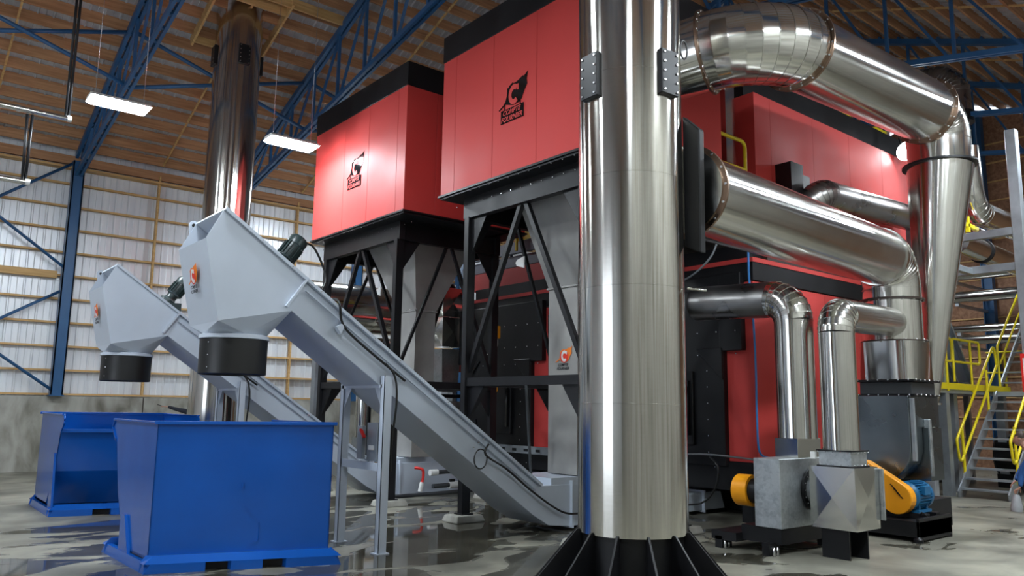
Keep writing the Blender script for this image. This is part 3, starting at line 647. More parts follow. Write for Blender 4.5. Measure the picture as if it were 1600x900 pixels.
# pvc pipe with white valves on the rear conveyor tail
t = thing('drain_pipework', 'dark plastic water pipes with white valves lying before the rear conveyor', 'pipework', (8.2, 12.1, 0))
py = 12.0
MB().tube((7.0, py, .08), (10.5, py, .12), .035, seg=12).build('pipe', 'pvc', t); MB().tube((8.05, py, .22), (9.0, py, .24), .04, seg=12).build('pipe', 'pvc', t)
MB().tube((8.9, py, .1), (8.9, py, .46), .04, seg=12).build('pipe', 'pvc', t); MB().tube((8.15, py, .46), (9.05, py, .48), .04, seg=12).build('pipe', 'pvc', t)
MB().tube((7.98, py, .46), (8.14, py, .46), .055, seg=12).build('valve', 'white', t); MB().tube((8.4, py, .22), (8.6, py, .23), .06, seg=12).build('valve', 'white', t)
MB().tube((7.78, py, .14), (7.82, py, .30), .04, seg=12).build('valve', 'white', t); cable([(7.72, py + .1, .55), (7.82, py, .52), (7.84, py, .4), (7.82, py, .3)], .025, 'red_trim', 'hose', t)
MB().box(8.42, 8.52, py - .02, py + .02, .28, .33).build('valve_handle', 'black', t)

# ================================================================== BLUE BINS
def bin_(O, e1, e2, W, D, flip, label):
    O = V((*O, 0)); e1 = V((*e1, 0)).normalized(); e2 = V((*e2, 0)).normalized()
    def P(s, t_, z): 
        tt = D - t_ if flip else t_
        return O + e1 * s + e2 * tt + V((0, 0, z))
    t = thing('tipping_bin', label, 'bin', O, 'blue tipping bins')
    a, b = .06, W - .09; H = 1.44
    prof = [(.10, .12), (.10, H), (D + .12, H), (D + .20, 1.40), (D + .20, 1.32), (D + .0, 1.20), (D - .22, .62), (D - .60, .12)]
    for s in (a, b - .012): MB().prism([P(s, q, z) for q, z in prof], e1 * .012).build('side_plate', 'blue', t)
    m = MB(); m.hexa([P(a, .10, .12), P(b, .10, .12), P(b, .112, .12), P(a, .112, .12)], [P(a, .10, H), P(b, .10, H), P(b, .112, H), P(a, .112, H)]); m.build('back_plate', 'blue', t)
    m = MB(); m.hexa([P(a, D - .60, .12), P(b, D - .60, .12), P(b, D - .61, .13), P(a, D - .61, .13)], [P(a, D - .22, .62), P(b, D - .22, .62), P(b, D - .24, .62), P(a, D - .24, .62)])
    m.hexa([P(a, D - .22, .62), P(b, D - .22, .62), P(b, D - .24, .62), P(a, D - .24, .62)], [P(a, D + .0, 1.20), P(b, D + .0, 1.20), P(b, D - .02, 1.21), P(a, D - .02, 1.21)]); m.build('sloped_front', 'blue', t)
    MB().hexa([P(a, .1, .12), P(b, .1, .12), P(b, D - .60, .12), P(a, D - .60, .12)], [P(a, .1, .14), P(b, .1, .14), P(b, D - .60, .14), P(a, D - .60, .14)]).build('bottom_plate', 'blue', t)
    # rim flange
    m = MB(); m.bar(P(a - .03, .09, H), P(b + .03, .09, H), .05, .035); m.bar(P(a, .07, H), P(a, D + .12, H), .05, .02); m.bar(P(b, .07, H), P(b, D + .12, H), .05, .02)
    m.bar(P(a, D + .03, 1.21), P(b, D + .03, 1.21), .05, .05); m.bar(P(a, D + .12, H), P(a, D + .2, 1.36), .05, .02, e1); m.bar(P(a, D + .2, 1.34), P(a, D + .03, 1.21), .05, .02, e1); m.bar(P(b, D + .2, 1.34), P(b, D + .03, 1.21), .05, .02, e1)
    m.build('rim', 'blue', t, bev=.003)
    # base skid with fork pockets
    for nm, q0, q1 in (('base_skirt', -.0, .12), ('base_skirt', D - .0, D - .12)):
        m = MB(); k = ((-.0, .56), (.80, 1.10), (1.33, W)) if W > 1.5 else ((0, W),)
        for s0, s1 in k:
            m.hexa([P(s0, q0, .0), P(s1, q0, .0), P(s1, q1, .0), P(s0, q1, .0)], [P(s0 + (.06 if s0 == 0 else 0), q0 + (.0), .09), P(s1 - (.06 if s1 == W else 0), q0, .09), P(s1, q1, .09), P(s0, q1, .09)])
        m.hexa([P(0.0, q0, .09), P(W, q0, .09), P(W, q1, .09), P(0.0, q1, .09)], [P(.10, (q0 + q1) / 2, .16), P(W - .10, (q0 + q1) / 2, .16), P(W - .05, q1, .16), P(.05, q1, .16)])
        m.build(nm, 'blue', t)
    for s0, s1 in ((0, .1), (W - .1, W)):
        MB().hexa([P(s0, 0, 0), P(s1, 0, 0), P(s1, D, 0), P(s0, D, 0)], [P(s0 + .02, 0.05, .10), P(s1 - .02, .05, .10), P(s1 - .02, D - .05, .10), P(s0 + .02, D - .05, .10)]).build('side_skid', 'blue', t)
    for s0, s1 in ((.56, .80), (1.10, 1.33)): MB().hexa([P(s0, .09, .004), P(s1, .09, .004), P(s1, D - .09, .004), P(s0, D - .09, .004)], [P(s0, .09, .118), P(s1, .09, .118), P(s1, D - .09, .118), P(s0, D - .09, .118)]).build('dark_pocket_block', 'black', t)  # solid black block stands in for the shade inside each fork pocket
    HS, q0, q1, q2, q3 = (.88, D - .30, D - .05, D - .30, D - .16) if flip else (.46, D - .84, D - .50, D - .64, D - .50)
    for s in (a - .03, b + .0): MB().hexa([P(s, q0, .08), P(s + .03, q0, .08), P(s + .03, q1, .08), P(s, q1, .08)], [P(s, q2, HS), P(s + .03, q2, HS), P(s + .03, q3, HS), P(s, q3, HS)]).build('side_stiffener', 'blue', t)
    # faint latch linkage welded on the back plate
    if not flip:
        MB().bar(P(.90, .097, .84), P(.90, .097, .78), .014, .02).build('latch_slot', 'blue', t); m = MB(); m.bar(P(.90, .098, .64), P(1.08, .098, .44), .006, .012); m.bar(P(1.08, .098, .44), P(1.08, .098, .26), .006, .012); m.bar(P(.99, .098, .22), P(1.08, .098, .26), .006, .01); m.build('latch_linkage', 'blue', t)
    return t
bin_((2.26, 8.31), (1.77, -.64), (-.03, 1), 1.88, 1.50, False, 'blue steel tipping bin in front, under the near conveyor outlet')
bin_((2.21, 13.05), (1.85, -.50), (0.0, 1), 1.95, 1.72, True, 'blue steel tipping bin behind, open sloped side towards the viewer')

# ================================================================== FURNACE AND HEAT EXCHANGER
FX, FY0, FY1 = 10.3, 6.8, 14.1
t = thing('biomass_furnace', 'big red and black furnace block behind the collectors and the big chimney', 'furnace', (FX, 10.4, 0))
FE = 16.2
MB().box(FX + .02, FE, FY0 + .02, FY1, .86, 3.62).build('body_core', 'rust', t)
m = MB(); g = .003
ys = [FY0, 7.30, 9.45, 9.8, 11.85, 14.0, FY1]
for a, b in zip(ys[:-1], ys[1:]): m.box(FX, FX + .03, a + g, b - g, .88, 3.60)
xs = [FX] + [FX + .9 + 1.2 * i for i in range(4)] + [FE]
for a, b in zip(xs[:-1], xs[1:]): m.box(a + g, b - g, FY0, FY0 + .03, .88, 3.60)
m.build('red_panels', 'red', t)
MB().box(FX - .03, FE, FY0 - .03, FY1, .45, .87).build('base_beam', 'black', t)
for (a, b, yy0, yy1) in ((FX, FX + .2, FY0 + .1, FY0 + .3), (FX, FX + .2, FY1 - .3, FY1 - .1), (FX, FX + .2, 10.2, 10.4), (FE - .3, FE - .1, FY0 + .1, FY0 + .3), (14, 14.2, FY0 + .1, FY0 + .3)): MB().box(a, b, yy0, yy1, 0, .45).build('support_foot', 'black', t)
MB().box(FX + 1.1, FE - .2, FY0 + .4, FY1 - .6, .02, .45).build('dark_void_block', 'black', t)  # black block put in for the dark void beneath the furnace
MB().box(FX - .02, FE, FY0 - .02, FY1, 3.62, 3.90).build('roof_beam', 'black', t)
MB().box(FX - .03, FE, FY0 - .03, FY1, 3.90, 3.97).build('red_strip', 'red', t)
MB().box(FX + .1, FE, FY0 + .15, FY1 - .1, 3.97, 4.22).build('service_bay', 'black', t)
MB().box(FX + .3, FX + .6, 10.0, 14.5, 4.26, 4.63).build('upper_band', 'red', t)
MB().box(FX + .5, FE, FY0 + .05, FY1 - .1, 4.0, 4.6).build('upper_body', 'rust', t)
for nm, y0, y1 in (('left', 11.85, 14.0), ('right', 7.30, 9.45)):
    m = MB(); m.box(FX - .10, FX + .01, y0, y1, .80, 3.75); m.box(FX - .12, FX, y0 - .35, y0 + .05, 2.55, 3.75); m.box(FX - .12, FX, y1 - .05, y1 + .3, 2.55, 3.75)
    m.prism([(FX - .14, y0, 2.6), (FX - .14, y0 + .5, 2.6), (FX - .14, y0, 2.1)], (.04, 0, 0)); m.prism([(FX - .14, y1, 2.6), (FX - .14, y1 - .5, 2.6), (FX - .14, y1, 2.1)], (.04, 0, 0))
    fp = m.build('front_plate', 'black', t, bev=.008)
    d = MB().box(FX - .16, FX - .10, y0 + .55, y1 - .45, 1.1, 2.25).build('furnace_door', 'black', t, bev=.012)
    MB().bar((FX - .19, y0 + .62, 1.25), (FX - .19, y0 + .62, 2.1), .05, .05).build('door_handle', 'black_gloss', d)
    for hz in (1.3, 2.05): MB().tube((FX - .17, y1 - .45, hz - .08), (FX - .17, y1 - .45, hz + .08), .03, seg=10).build('door_hinge', 'black_gloss', d)
    m = Bolts()
    for z in (1.0, 1.25, 1.5, 1.75, 2.0, 2.25, 2.5):
        for y in (y0 + .3, y1 - .2): m.bolt((FX - .10, y, z), (-1, 0, 0), .014, .014)
    for k in range(8):
        for z in (2.5, 2.85, 3.3): m.bolt((FX - .12 if (k < 1 or k > 6) else FX - .10, y0 - .25 + k * .36, z), (-1, 0, 0), .015, .014)
    m.build('bolt', 'bolt', fp)
m = Bolts()
for k in range(11): m.bolt((FX - .03, FY0 + .1 + k * .64, .78 if k % 2 else .56), (-1, 0, 0), .014, .012); m.bolt((FX + .1 + k * .24, FY0 - .03, .78), (0, -1, 0), .013, .012)
m.build('bolt', 'bolt', t)
emblem((FX - .165, 13.1, 1.75), (0, -1, 0), (0, 0, 1), .5, t, 'orange', 'black', False, 'text_black', 'faded_sticker')
ra = MB().box(9.98, 10.04, 8.3, 12.6, .76, .90); ra = ra.build('strut_channel', 'post'); tag(ra, 'perforated pale metal channel running before the furnace base', 'rail')
for k in range(12): MB().box(9.972, 9.98, 8.5 + k * .35, 8.62 + k * .35, .80, .85).build('slot', 'black', ra)
for yy in (8.4, 12.5): MB().box(10.0, 10.05, yy - .03, yy + .03, 0, .76).build('support', 'post', ra)
m = tag(MB().tube((10.02, 11.05, .95), (10.02, 11.1, 3.4), .035, seg=10).build('conduit', 'rubber'), 'black vertical conduit in front of the red strip of the furnace', 'conduit')
# orange hanging control pendant
t = thing('control_pendant', 'small orange push-button pendant with a white tag, before the furnace', 'pendant control', (9.9, 12.7, 3.0))
MB().box(9.86, 9.94, 12.50, 12.60, 3.02, 3.28).build('button_box', 'orange', t, bev=.01); MB().box(9.85, 9.86, 12.52, 12.56, 3.05, 3.25).build('buttons', 'post', t); MB().tube((9.9, 12.55, 3.28), (9.9, 12.55, 3.95), .008, seg=6).build('cord', 'rubber', t)
cable([(9.9, 12.55, 3.02), (9.9, 12.56, 2.85), (9.9, 12.7, 2.72), (9.9, 12.95, 2.72)], .008, 'white', 'loose_cord', t); MB().prism([(9.88, 12.60, 2.68), (9.88, 12.67, 2.64), (9.88, 12.72, 2.74), (9.88, 12.65, 2.78)], (.004, 0, 0)).build('paper_tag', 'white', t)
# grey service platform between the two collectors
t = thing('service_platform', 'grey service platform with yellow rail behind the near red collector', 'platform', (11.2, 11.5, 4.6))
MB().box(10.75, 13.5, 9.9, 14.9, 4.86, 4.92).build('deck', 'platform', t)
for k in range(5): MB().box(10.80, 10.85, 10.1 + k * 1.05, 10.16 + k * 1.05, 4.6, 5.2).build('deck_post', 'platform', t)
MB().box(10.70, 10.78, 9.9, 14.9, 4.97, 5.22).build('front_channel', 'platform', t); MB().box(10.66, 10.74, 9.9, 14.9, 4.66, 4.84).build('front_channel', 'platform', t)
for k in range(3): MB().box(11.2 + k * .7, 11.28 + k * .7, 9.9, 14.9, 4.72, 5.0 + k * .22).build('rear_channel', 'platform', t)
MB().box(10.66, 10.69, 9.9, 12.85, 5.22, 5.40).build('toe_board', 'yellow', t)
for yy in (9.95, 11.4, 12.87): MB().bar((10.63, yy, 5.0), (10.63, yy, 6.3), .05, .05).build('rail_post', 'yellow', t)
MB().tube((10.63, 9.95, 6.3), (10.63, 12.87, 6.3), .025, seg=10).build('top_rail', 'yellow', t)
# exchanger
t = thing('heat_exchanger', 'long red casing high on the right behind the shiny ducts', 'casing', (10.45, 8.0, 4.6))
CX, CY = 10.45, 6.78; CE = 17.6
MB().box(CX + .02, CE, CY + .02, 9.8, 4.62, 6.66).build('casing_core', 'rust', t)
m = MB(); xs = [CX, CX + .45, CX + 1.75, CX + 3.0, CX + 4.25, CX + 5.3, CX + 6.2, CE]
for a, b in zip(xs[:-1], xs[1:]): m.box(a + g, b - g, CY, CY + .03, 4.62, 6.67)
m.box(CX, CX + .03, CY + .001, 9.8, 4.62, 6.67); m.build('red_panels', 'red', t)
MB().box(CX + .1, CE, CY + .25, 9.7, 6.67, 7.25).build('roof_cap', 'black', t)
m = MB(); m.box(11.0, 11.35, CY - .28, CY, 4.95, 5.58); m.box(11.35, 11.8, CY - .14, CY, 4.95, 5.50); m.build('black_bracket', 'black', t)
for xx in (12.3, 14.1, 15.6):
    MB().box(xx, xx + .5, CY + .5, CY + .6, 7.3, 7.5).build('roof_bracket', 'yellow', t)
m = MB(); m.box(15.3, 15.38, CY - .05, CY, 5.35, 5.6); m.build('small_valve', 'copper', t)
t = thing('vertical_duct', 'slim silver duct between the near collector and the long red casing', 'duct', (10.1, 7.1, 4.6))
MB().box(9.98, 10.22, 6.98, 7.22, 4.62, 7.0).build('duct', 'steel', t); MB().sweep(bend_path([(10.1, 7.1, 6.1), (10.1, 7.1, 6.7), (10.1, 7.8, 6.9)], .12), .11, 16).build('elbow', 'steel', t)
t = thing('guard_rail', 'yellow guard rail beside the slim silver duct, high up', 'rail', (9.8, 6.75, 4.6))
MB().sweep(bend_path([(9.27, 6.7, 5.72), (10.05, 6.7, 5.72), (10.05, 6.7, 4.62)], .10, 5), .028, 10).build('top_rail', 'yellow', t); MB().tube((9.27, 6.7, 5.28), (10.05, 6.7, 5.28), .022, seg=10).build('mid_rail', 'yellow', t)
MB().box(9.27, 10.45, 6.62, 9.5, 4.56, 4.62).build('deck', 'platform', t)

# ================================================================== BIG SHINY DUCTS
def flange(c, ax, r, parent, mat='copper', w=.05, n=20, th=.03):
    f = MB().ring(c, ax, r * .98, r + w, th, 40).build('flange', mat, parent)
    ax = V(ax).normalized(); u = ax.orthogonal().normalized(); v = ax.cross(u); m = Bolts()
    for k in range(n):
        a = 2 * math.pi * k / n; m.bolt(V(c) + (u * math.cos(a) + v * math.sin(a)) * (r + w * .55) - ax * .025, ax, .012, .05)
    m.build('bolt', 'bolt', f); return f
def elbow(path_pts, r, parent, nm='elbow', mat='steel', seg=40, lip=.007):
    pts = []
    n = len(path_pts); m = MB(); m.sweep(path_pts, r, seg, hard=True)
    b = m.build(nm, mat, parent)
    m = MB()
    for i in range(1, n - 1):
        ax = (V(path_pts[i + 1]) - V(path_pts[i - 1])).normalized(); m.ring(path_pts[i], ax, r * .98, r + lip, .012, seg)
    m.build('gore_seams', mat, b); return b
# duct 1: from behind the big chimney, round the wide bend, then away to the cyclone
R1 = .475
t = thing('flue_duct', 'fat shiny duct at the top right that bends from the big chimney to the cyclone', 'duct', (9, 5, 6.1))
p = bend_path([V((7.40, 6.56, 5.98)), V((7.86, 4.93, 6.09)), V((12.8, 4.93, 6.28))], .92, 9)
i0 = 1; elbow(p[1:-1], R1 + .01, t); MB().tube(p[0], p[1], R1 - .0, seg=48).build('inlet_pipe', 'steel', t); flange(p[1], p[2] - p[1], R1, t)
ex = V((12.15, 4.93, 6.26)); MB().tube(p[-2], ex, R1 - .005, seg=48).build('straight_pipe', 'steel_x', t); flange(p[-2], (1, 0, 0), R1, t)
q = bend_path([ex, V((12.65, 4.93, 6.27)), V((12.65, 4.93, 5.50))], .42, 7); elbow(q, R1 - .02, t, 'end_elbow'); flange(ex + V((.03, 0, 0)), (1, 0, 0), R1 - .01, t)
t = thing('cyclone', 'tall shiny tapering cyclone cone hanging below the end of the top duct', 'cyclone', (12.75, 5.0, 0))
MB().sweep([(12.50, 5.24, 1.78), (12.65, 4.93, 5.47)], [.11, .475], 48).build('cone', 'steel_z', t)
MB().lathe((12.65, 4.93, 5.47), (0, 0, 1), [(.44, -.015), (.535, -.015), (.535, .015), (.44, .015)], 48).build('rim_flange', 'black', t)
MB().lathe((12.50, 5.24, 0), (0, 0, 1), [(.095, 1.77), (.16, 1.77), (.16, 1.80), (.095, 1.80)], 24).build('bottom_flange', 'steel', t); MB().lathe((12.50, 5.24, 0), (0, 0, 1), [(.02, 1.3), (.11, 1.77)], 24).build('drain_cone', 'steel', t)
for a in (0, 120, 240):
    pass
# duct 2: big lower duct into the large fan
R2 = .40
a2, b2 = V((5.80, 4.547, 3.686)), V((11.10, 5.25, 3.87)); d2 = (b2 - a2).normalized()
t = thing('flue_duct', 'fat shiny duct sloping across the red casing down to the large fan', 'duct', (9, 5, 3.8))
MB().tube(a2, b2, R2, seg=48).build('straight_pipe', 'steel_x', t); flange(a2 + d2 * .03, d2, R2, t, 'copper', .05, 16); MB().ring(b2, d2, R2, R2 + .02, .04, 48).build('joint_band', 'steel', t)
fc = V((11.62, 5.32, 0)); q = bend_path([b2, V((11.62, 5.32, 3.88)), V((11.62, 5.32, 3.28))], .42, 8); elbow(q, R2 - .003, t, 'end_elbow')
MB().lathe((11.62, 5.32, 0), (0, 0, 1), [(R2 - .01, 2.66), (R2 - .01, 3.30)], 48).build('vertical_pipe', 'steel', t); flange((11.62, 5.32, 3.28), (0, 0, 1), R2 - .01, t, 'rust', .05, 16); flange((11.62, 5.32, 2.67), (0, 0, 1), R2 - .01, t, 'rust', .06, 16, .02)
m = MB(); n = 64; tp, bt = [], []
for i in range(n):
    a = 2 * math.pi * (i + .5) / n; cx, cy = math.cos(a), math.sin(a); k = (abs(cx) ** 3.2 + abs(cy) ** 3.2) ** (-1 / 3.2); k2 = 1 / max(abs(cx), abs(cy))
    tp.append(m.bm.verts.new((fc.x + cx * k * .42, fc.y + cy * k * .42, 2.66))); bt.append(m.bm.verts.new((fc.x + cx * k2 * .37, fc.y + cy * k2 * .37, 2.10)))
for i in range(n): f = m.bm.faces.new([tp[i], tp[(i + 1) % n], bt[(i + 1) % n], bt[i]]); f.smooth = True
m.build('square_transition', 'steel', t)
m = MB(); m.box(fc.x - .43, fc.x + .43, fc.y - .43, fc.y + .43, 2.08, 2.11); m.box(fc.x - .43, fc.x + .43, fc.y - .43, fc.y + .43, 1.88, 1.90); m.build('sleeve_flanges', 'black', t)
MB().box(fc.x - .37, fc.x + .37, fc.y - .37, fc.y + .37, 1.9, 2.08).build('flexible_sleeve', 'pvc', t, bev=.01)
m = Bolts()
for s in range(6):
    for z in (2.125, 1.915): m.bolt((fc.x - .42, fc.y - .36 + s * .144, z - .02), (-1, 0, 0), .014, .02); m.bolt((fc.x - .36 + s * .144, fc.y - .42, z - .02), (0, -1, 0), .014, .02)
m.build('bolt', 'bolt', t)
# black hood behind the chimney that duct 2 leaves from
tag(MB().prism([(5.74, 4.44, 4.37), (5.74, 4.25, 4.19), (5.74, 4.26, 3.04), (5.74, 4.44, 3.12)], (-.08, 0, 0)).build('breech_hood', 'black', bev=.01), 'black sheet hood standing out behind the right edge of the big chimney', 'hood')
# medium duct against the long casing
R3 = .235
t = thing('casing_duct', 'medium dull duct with an elbow running along the long red casing', 'duct', (13, 6.3, 5.1))
pp = bend_path([V((11.45, 6.78, 4.6)), V((11.45, 6.35, 5.12)), V((15.6, 6.35, 5.28))], .35, 8)
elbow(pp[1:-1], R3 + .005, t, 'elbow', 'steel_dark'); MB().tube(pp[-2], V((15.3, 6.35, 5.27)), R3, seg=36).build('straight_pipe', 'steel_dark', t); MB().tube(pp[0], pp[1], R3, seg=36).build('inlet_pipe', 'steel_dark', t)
MB().box(14.7, 14.78, 6.3, 6.4, 3.4, 5.05).build('support_post', 'post', t)
# pipes continuing right on the post frame
t = thing('rack_duct', 'upper shiny duct with an elbow carried by the galvanised post frame', 'duct', (16, 5.6, 5.4), 'shiny ducts on the post frame')
elbow(bend_path([V((15.55, 5.6, 6.6)), V((15.7, 5.6, 5.42)), V((20, 5.6, 5.4))], .45, 7), .23, t); MB().tube((16.3, 5.6, 5.42), (22.5, 5.6, 5.4), .225, seg=32).build('straight_pipe', 'steel', t)
t = thing('rack_duct', 'lower shiny duct carried by the galvanised post frame', 'duct', (17, 5.6, 4.6), 'shiny ducts on the post frame')
MB().tube((14.9, 5.6, 4.70), (22.5, 5.6, 4.5), .20, seg=32).build('straight_pipe', 'steel', t); MB().ring((16.0, 5.6, 4.67), (1, 0, 0), .19, .225, .05).build('clamp', 'black', t)
t = thing('valve_cluster', 'yellow valves and small pipes between the two ducts at right', 'valve', (15.6, 5.6, 4.9))
MB().box(15.1, 15.5, 5.5, 5.56, 5.0, 5.08).build('valve_body', 'yellow', t, bev=.01); MB().box(15.2, 15.26, 5.5, 5.56, 4.92, 5.2).build('valve_stem', 'yellow', t); MB().tube((15.5, 5.5, 5.0), (16.2, 5.5, 4.98), .06, seg=12).build('pipe', 'bolt', t)

# ================================================================== FANS
def boltline(m, pts, n):
    for p_ in pts: m.bolt(p_, n, .010, .010)
# fan A housing with pipe A
t = thing('blower_housing', 'tall galvanised blower housing with a round inlet, left of the cross-creased box', 'blower', (8.9, 5.5, 0))
MB().box(8.30, 9.55, 5.20, 5.55, .30, 1.09).build('housing', 'galv', t, bev=.006); MB().box(8.74, 9.26, 5.22, 5.53, 1.09, 1.32).build('outlet_collar', 'steel', t, bev=.004)
f = MB().ring((8.97, 5.18, .72), (0, 1, 0), .18, .245, .03, 40).build('inlet_flange', 'black', t)
m = Bolts()
for k in range(16): a = k * math.pi / 8; m.bolt((8.97 + math.cos(a) * .215, 5.165, .72 + math.sin(a) * .215), (0, -1, 0), .010, .012)
m.build('bolt', 'bolt', f); MB().tube((8.97, 5.2, .72), (8.97, 5.03, .72), .18, seg=32).build('inlet_sleeve', 'galv', t)
b = MB(); b.box(8.32, 9.6, 5.22, 5.75, .12, .30); b.box(8.2, 8.4, 5.3, 5.4, 0, .14); b.box(8.2, 8.4, 5.95, 6.05, 0, .14); b.box(8.2, 9.6, 5.75, 6.1, .1, .2); b.box(9.4, 9.6, 5.3, 5.4, 0, .14); b.build('base_frame', 'black', t)
m = Bolts()
for xx in (8.24, 8.31): m.bolt((xx, 5.27, 0), (0, 0, 1), .02, .1)
for xx in (8.22, 8.29): m.bolt((xx, 5.92, 0), (0, 0, 1), .02, .1)
m.build('bolt', 'bolt', t)
tg = MB().tube((8.52, 5.70, .68), (8.52, 5.90, .68), .19, seg=32).build('belt_guard', 'orange', t); MB().tube((8.52, 5.55, .68), (8.52, 5.70, .68), .15, seg=24).build('bearing', 'black', t)
t = thing('combustion_air_pipe', 'tall shiny pipe that elbows left to the furnace, on the tall blower housing', 'duct', (9.0, 5.37, 1.32))
pp = bend_path([V((9.0, 5.37, 1.32)), V((9.0, 5.37, 3.06)), V((9.0, 6.86, 3.13))], .30, 8)
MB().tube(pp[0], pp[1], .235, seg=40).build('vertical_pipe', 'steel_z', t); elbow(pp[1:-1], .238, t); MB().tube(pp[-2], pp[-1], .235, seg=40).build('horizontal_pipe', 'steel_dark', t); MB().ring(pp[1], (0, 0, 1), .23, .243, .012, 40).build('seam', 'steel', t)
# creased inlet box B with pipe B
t = thing('inlet_box', 'square silver box with cross creases under the second shiny pipe', 'duct box', (8.95, 4.77, 0))
x0, x1, y0, y1, z0, z1 = 8.66, 9.20, 4.49, 5.04, .33, 1.02
m = MB(); cxm, cym, czm = (x0 + x1) / 2, (y0 + y1) / 2, (z0 + z1) / 2
def creased(m, c4, apex):
    vs = [m.bm.verts.new(V(c)) for c in c4]; a = m.bm.verts.new(V(apex))
    for i in range(4): m.bm.faces.new([vs[i], vs[(i + 1) % 4], a])
creased(m, [(x0, y0, z0), (x0, y0, z1), (x0, y1, z1), (x0, y1, z0)], (x0 - .014, cym, czm))
creased(m, [(x0, y0, z0), (x1, y0, z0), (x1, y0, z1), (x0, y0, z1)], (cxm, y0 - .010, czm))
creased(m, [(x1, y0, z0), (x1, y1, z0), (x1, y1, z1), (x1, y0, z1)], (x1 + .01, cym, czm)); creased(m, [(x0, y1, z0), (x0, y1, z1), (x1, y1, z1), (x1, y1, z0)], (cxm, y1 - .001, czm))
m.face([(x0, y0, z1), (x1, y0, z1), (x1, y1, z1), (x0, y1, z1)]); m.face([(x0, y0, z0), (x0, y1, z0), (x1, y1, z0), (x1, y0, z0)])
m.build('box', 'steel', t)
m = MB(); m.box(8.73, 9.10, 4.56, 4.95, 1.03, 1.20); m.build('collar', 'galv', t, bev=.004)
m = MB(); m.box(8.71, 9.12, 4.54, 4.97, 1.02, 1.035); m.box(8.71, 9.12, 4.54, 4.97, 1.195, 1.21); f = m.build('collar_flange', 'black', t)
m = Bolts(); 
for k in range(5):
    for z in (1.045, 1.185): m.bolt((8.705, 4.58 + k * .09, z), (-1, 0, 0), .008, .012); m.bolt((8.75 + k * .08, 4.535, z), (0, -1, 0), .008, .012)
m.build('bolt', 'bolt', f)
MB().box(9.215, 9.245, 4.44, 4.98, .42, 1.0).build('side_panel', 'galv', t, bev=.004)
MB().box(8.98, 9.02, 4.99, 5.04, 1.03, 1.22).build('damper_bracket', 'black', t); MB().box(8.70, 8.74, 4.98, 5.04, 1.1, 1.18).build('damper_lever', 'white', t)
for (a, b, c, d) in ((8.72, 8.74, 4.62, 4.95), (9.0, 9.02, 4.55, 4.9)): MB().box(a, b, c, d, 0, .33).build('stand_plate', 'black', t)
MB().box(8.74, 9.0, 4.74, 4.76, .0, .33).build('stand_web', 'black', t)
t = thing('fresh_air_pipe', 'shiny pipe with elbow standing on the cross-creased box', 'duct', (8.9, 4.77, 1.2))
pp = bend_path([V((8.91, 4.76, 1.21)), V((8.91, 4.76, 2.80)), V((11.30, 5.20, 2.93))], .24, 7)
MB().tube(pp[0], pp[1], .205, seg=40).build('vertical_pipe', 'steel_z', t); elbow(pp[1:-1], .208, t); MB().tube(pp[-2], pp[-1], .205, seg=40).build('horizontal_pipe', 'steel_x', t); MB().ring(pp[1], (0, 0, 1), .2, .212, .012, 40).build('seam', 'steel', t)
# large fan
t = thing('induced_draft_fan', 'large galvanised fan scroll with orange belt guard under the square sleeve', 'fan', (11.6, 5.6, 0))
m = MB(); sc_ = [(4.95, 1.88), (5.92, 1.88)]
for k in range(0, 19): a = math.radians(0 - 10 * k); sc_.append((5.45 + math.cos(a) * .50, 1.20 + math.sin(a) * .52))
m.prism([(11.12, y, z) for y, z in sc_], (.38, 0, 0)); m.build('scroll', 'galv_smooth', t, bev=.006)
MB().box(11.15, 12.02, 4.93, 5.94, 1.45, 1.879).build('upper_box', 'galv_smooth', t, bev=.005)
MB().box(11.52, 11.95, 4.88, 5.25, .72, 1.44).build('side_drum', 'galv_smooth', t)
MB().box(11.53, 11.6, 4.86, 5.12, .78, 1.56).build('side_cover', 'galv', t, bev=.005)
MB().box(11.14, 11.2, 4.90, 4.945, 1.0, 1.85).build('side_flange', 'post', t)
b = MB(); b.box(10.64, 11.62, 4.69, 5.9, .06, .26); b.box(10.64, 11.62, 4.69, 4.73, .02, .30); b.box(11.0, 12.3, 4.95, 5.85, .06, .45); b.build('base_frame', 'black', t, bev=.004)
m = MB(); m.box(10.95, 11.08, 4.74, 5.25, .26, .33); m.box(11.28, 11.41, 4.74, 5.25, .26, .33); m.build('slide_rails', 'black', t, bev=.003)
for xx, yy in ((10.66, 4.72), (11.58, 4.74), (10.68, 5.85)): MB().lathe((xx, yy, 0), (0, 0, 1), [(0, 0), (.06, 0), (.06, .04), (.03, .07), (0, .07)], 16).build('isolator_foot', 'black', t)
# orange belt guard (long rounded case) from shaft down to the motor
ga, gb = V((10.78, 5.46, .84)), V((10.78, 5.04, .52)); gd = (gb - ga).normalized(); gn = V((0, -gd.z, gd.y)); pts = []
for k in range(13): a = math.radians(-90 + 15 * k); pts.append(gb + gd * math.cos(a) * .21 + gn * math.sin(a) * .21)
for k in range(13): a = math.radians(90 + 15 * k); pts.append(ga + gd * math.cos(a) * .15 + gn * math.sin(a) * .15)
bg = MB().prism(pts, (.15, 0, 0)).build('belt_guard', 'orange', t, bev=.012, seg=2)
m = MB()
for k in range(3): m.bar((10.775, 5.02 - .04 * k, .62 - .05 * k), (10.775, 5.10 - .04 * k, .70 - .05 * k), .012, .006, (1, 0, 0))
m.build('vent_slots', 'black', bg)
MB().tube((10.93, 5.46, .84), (11.12, 5.46, .84), .04, seg=12).build('fan_shaft', 'bolt', t)
t = thing('electric_motor', 'blue ribbed electric motor beside the orange belt guard', 'motor', (11.0, 5.0, .33))
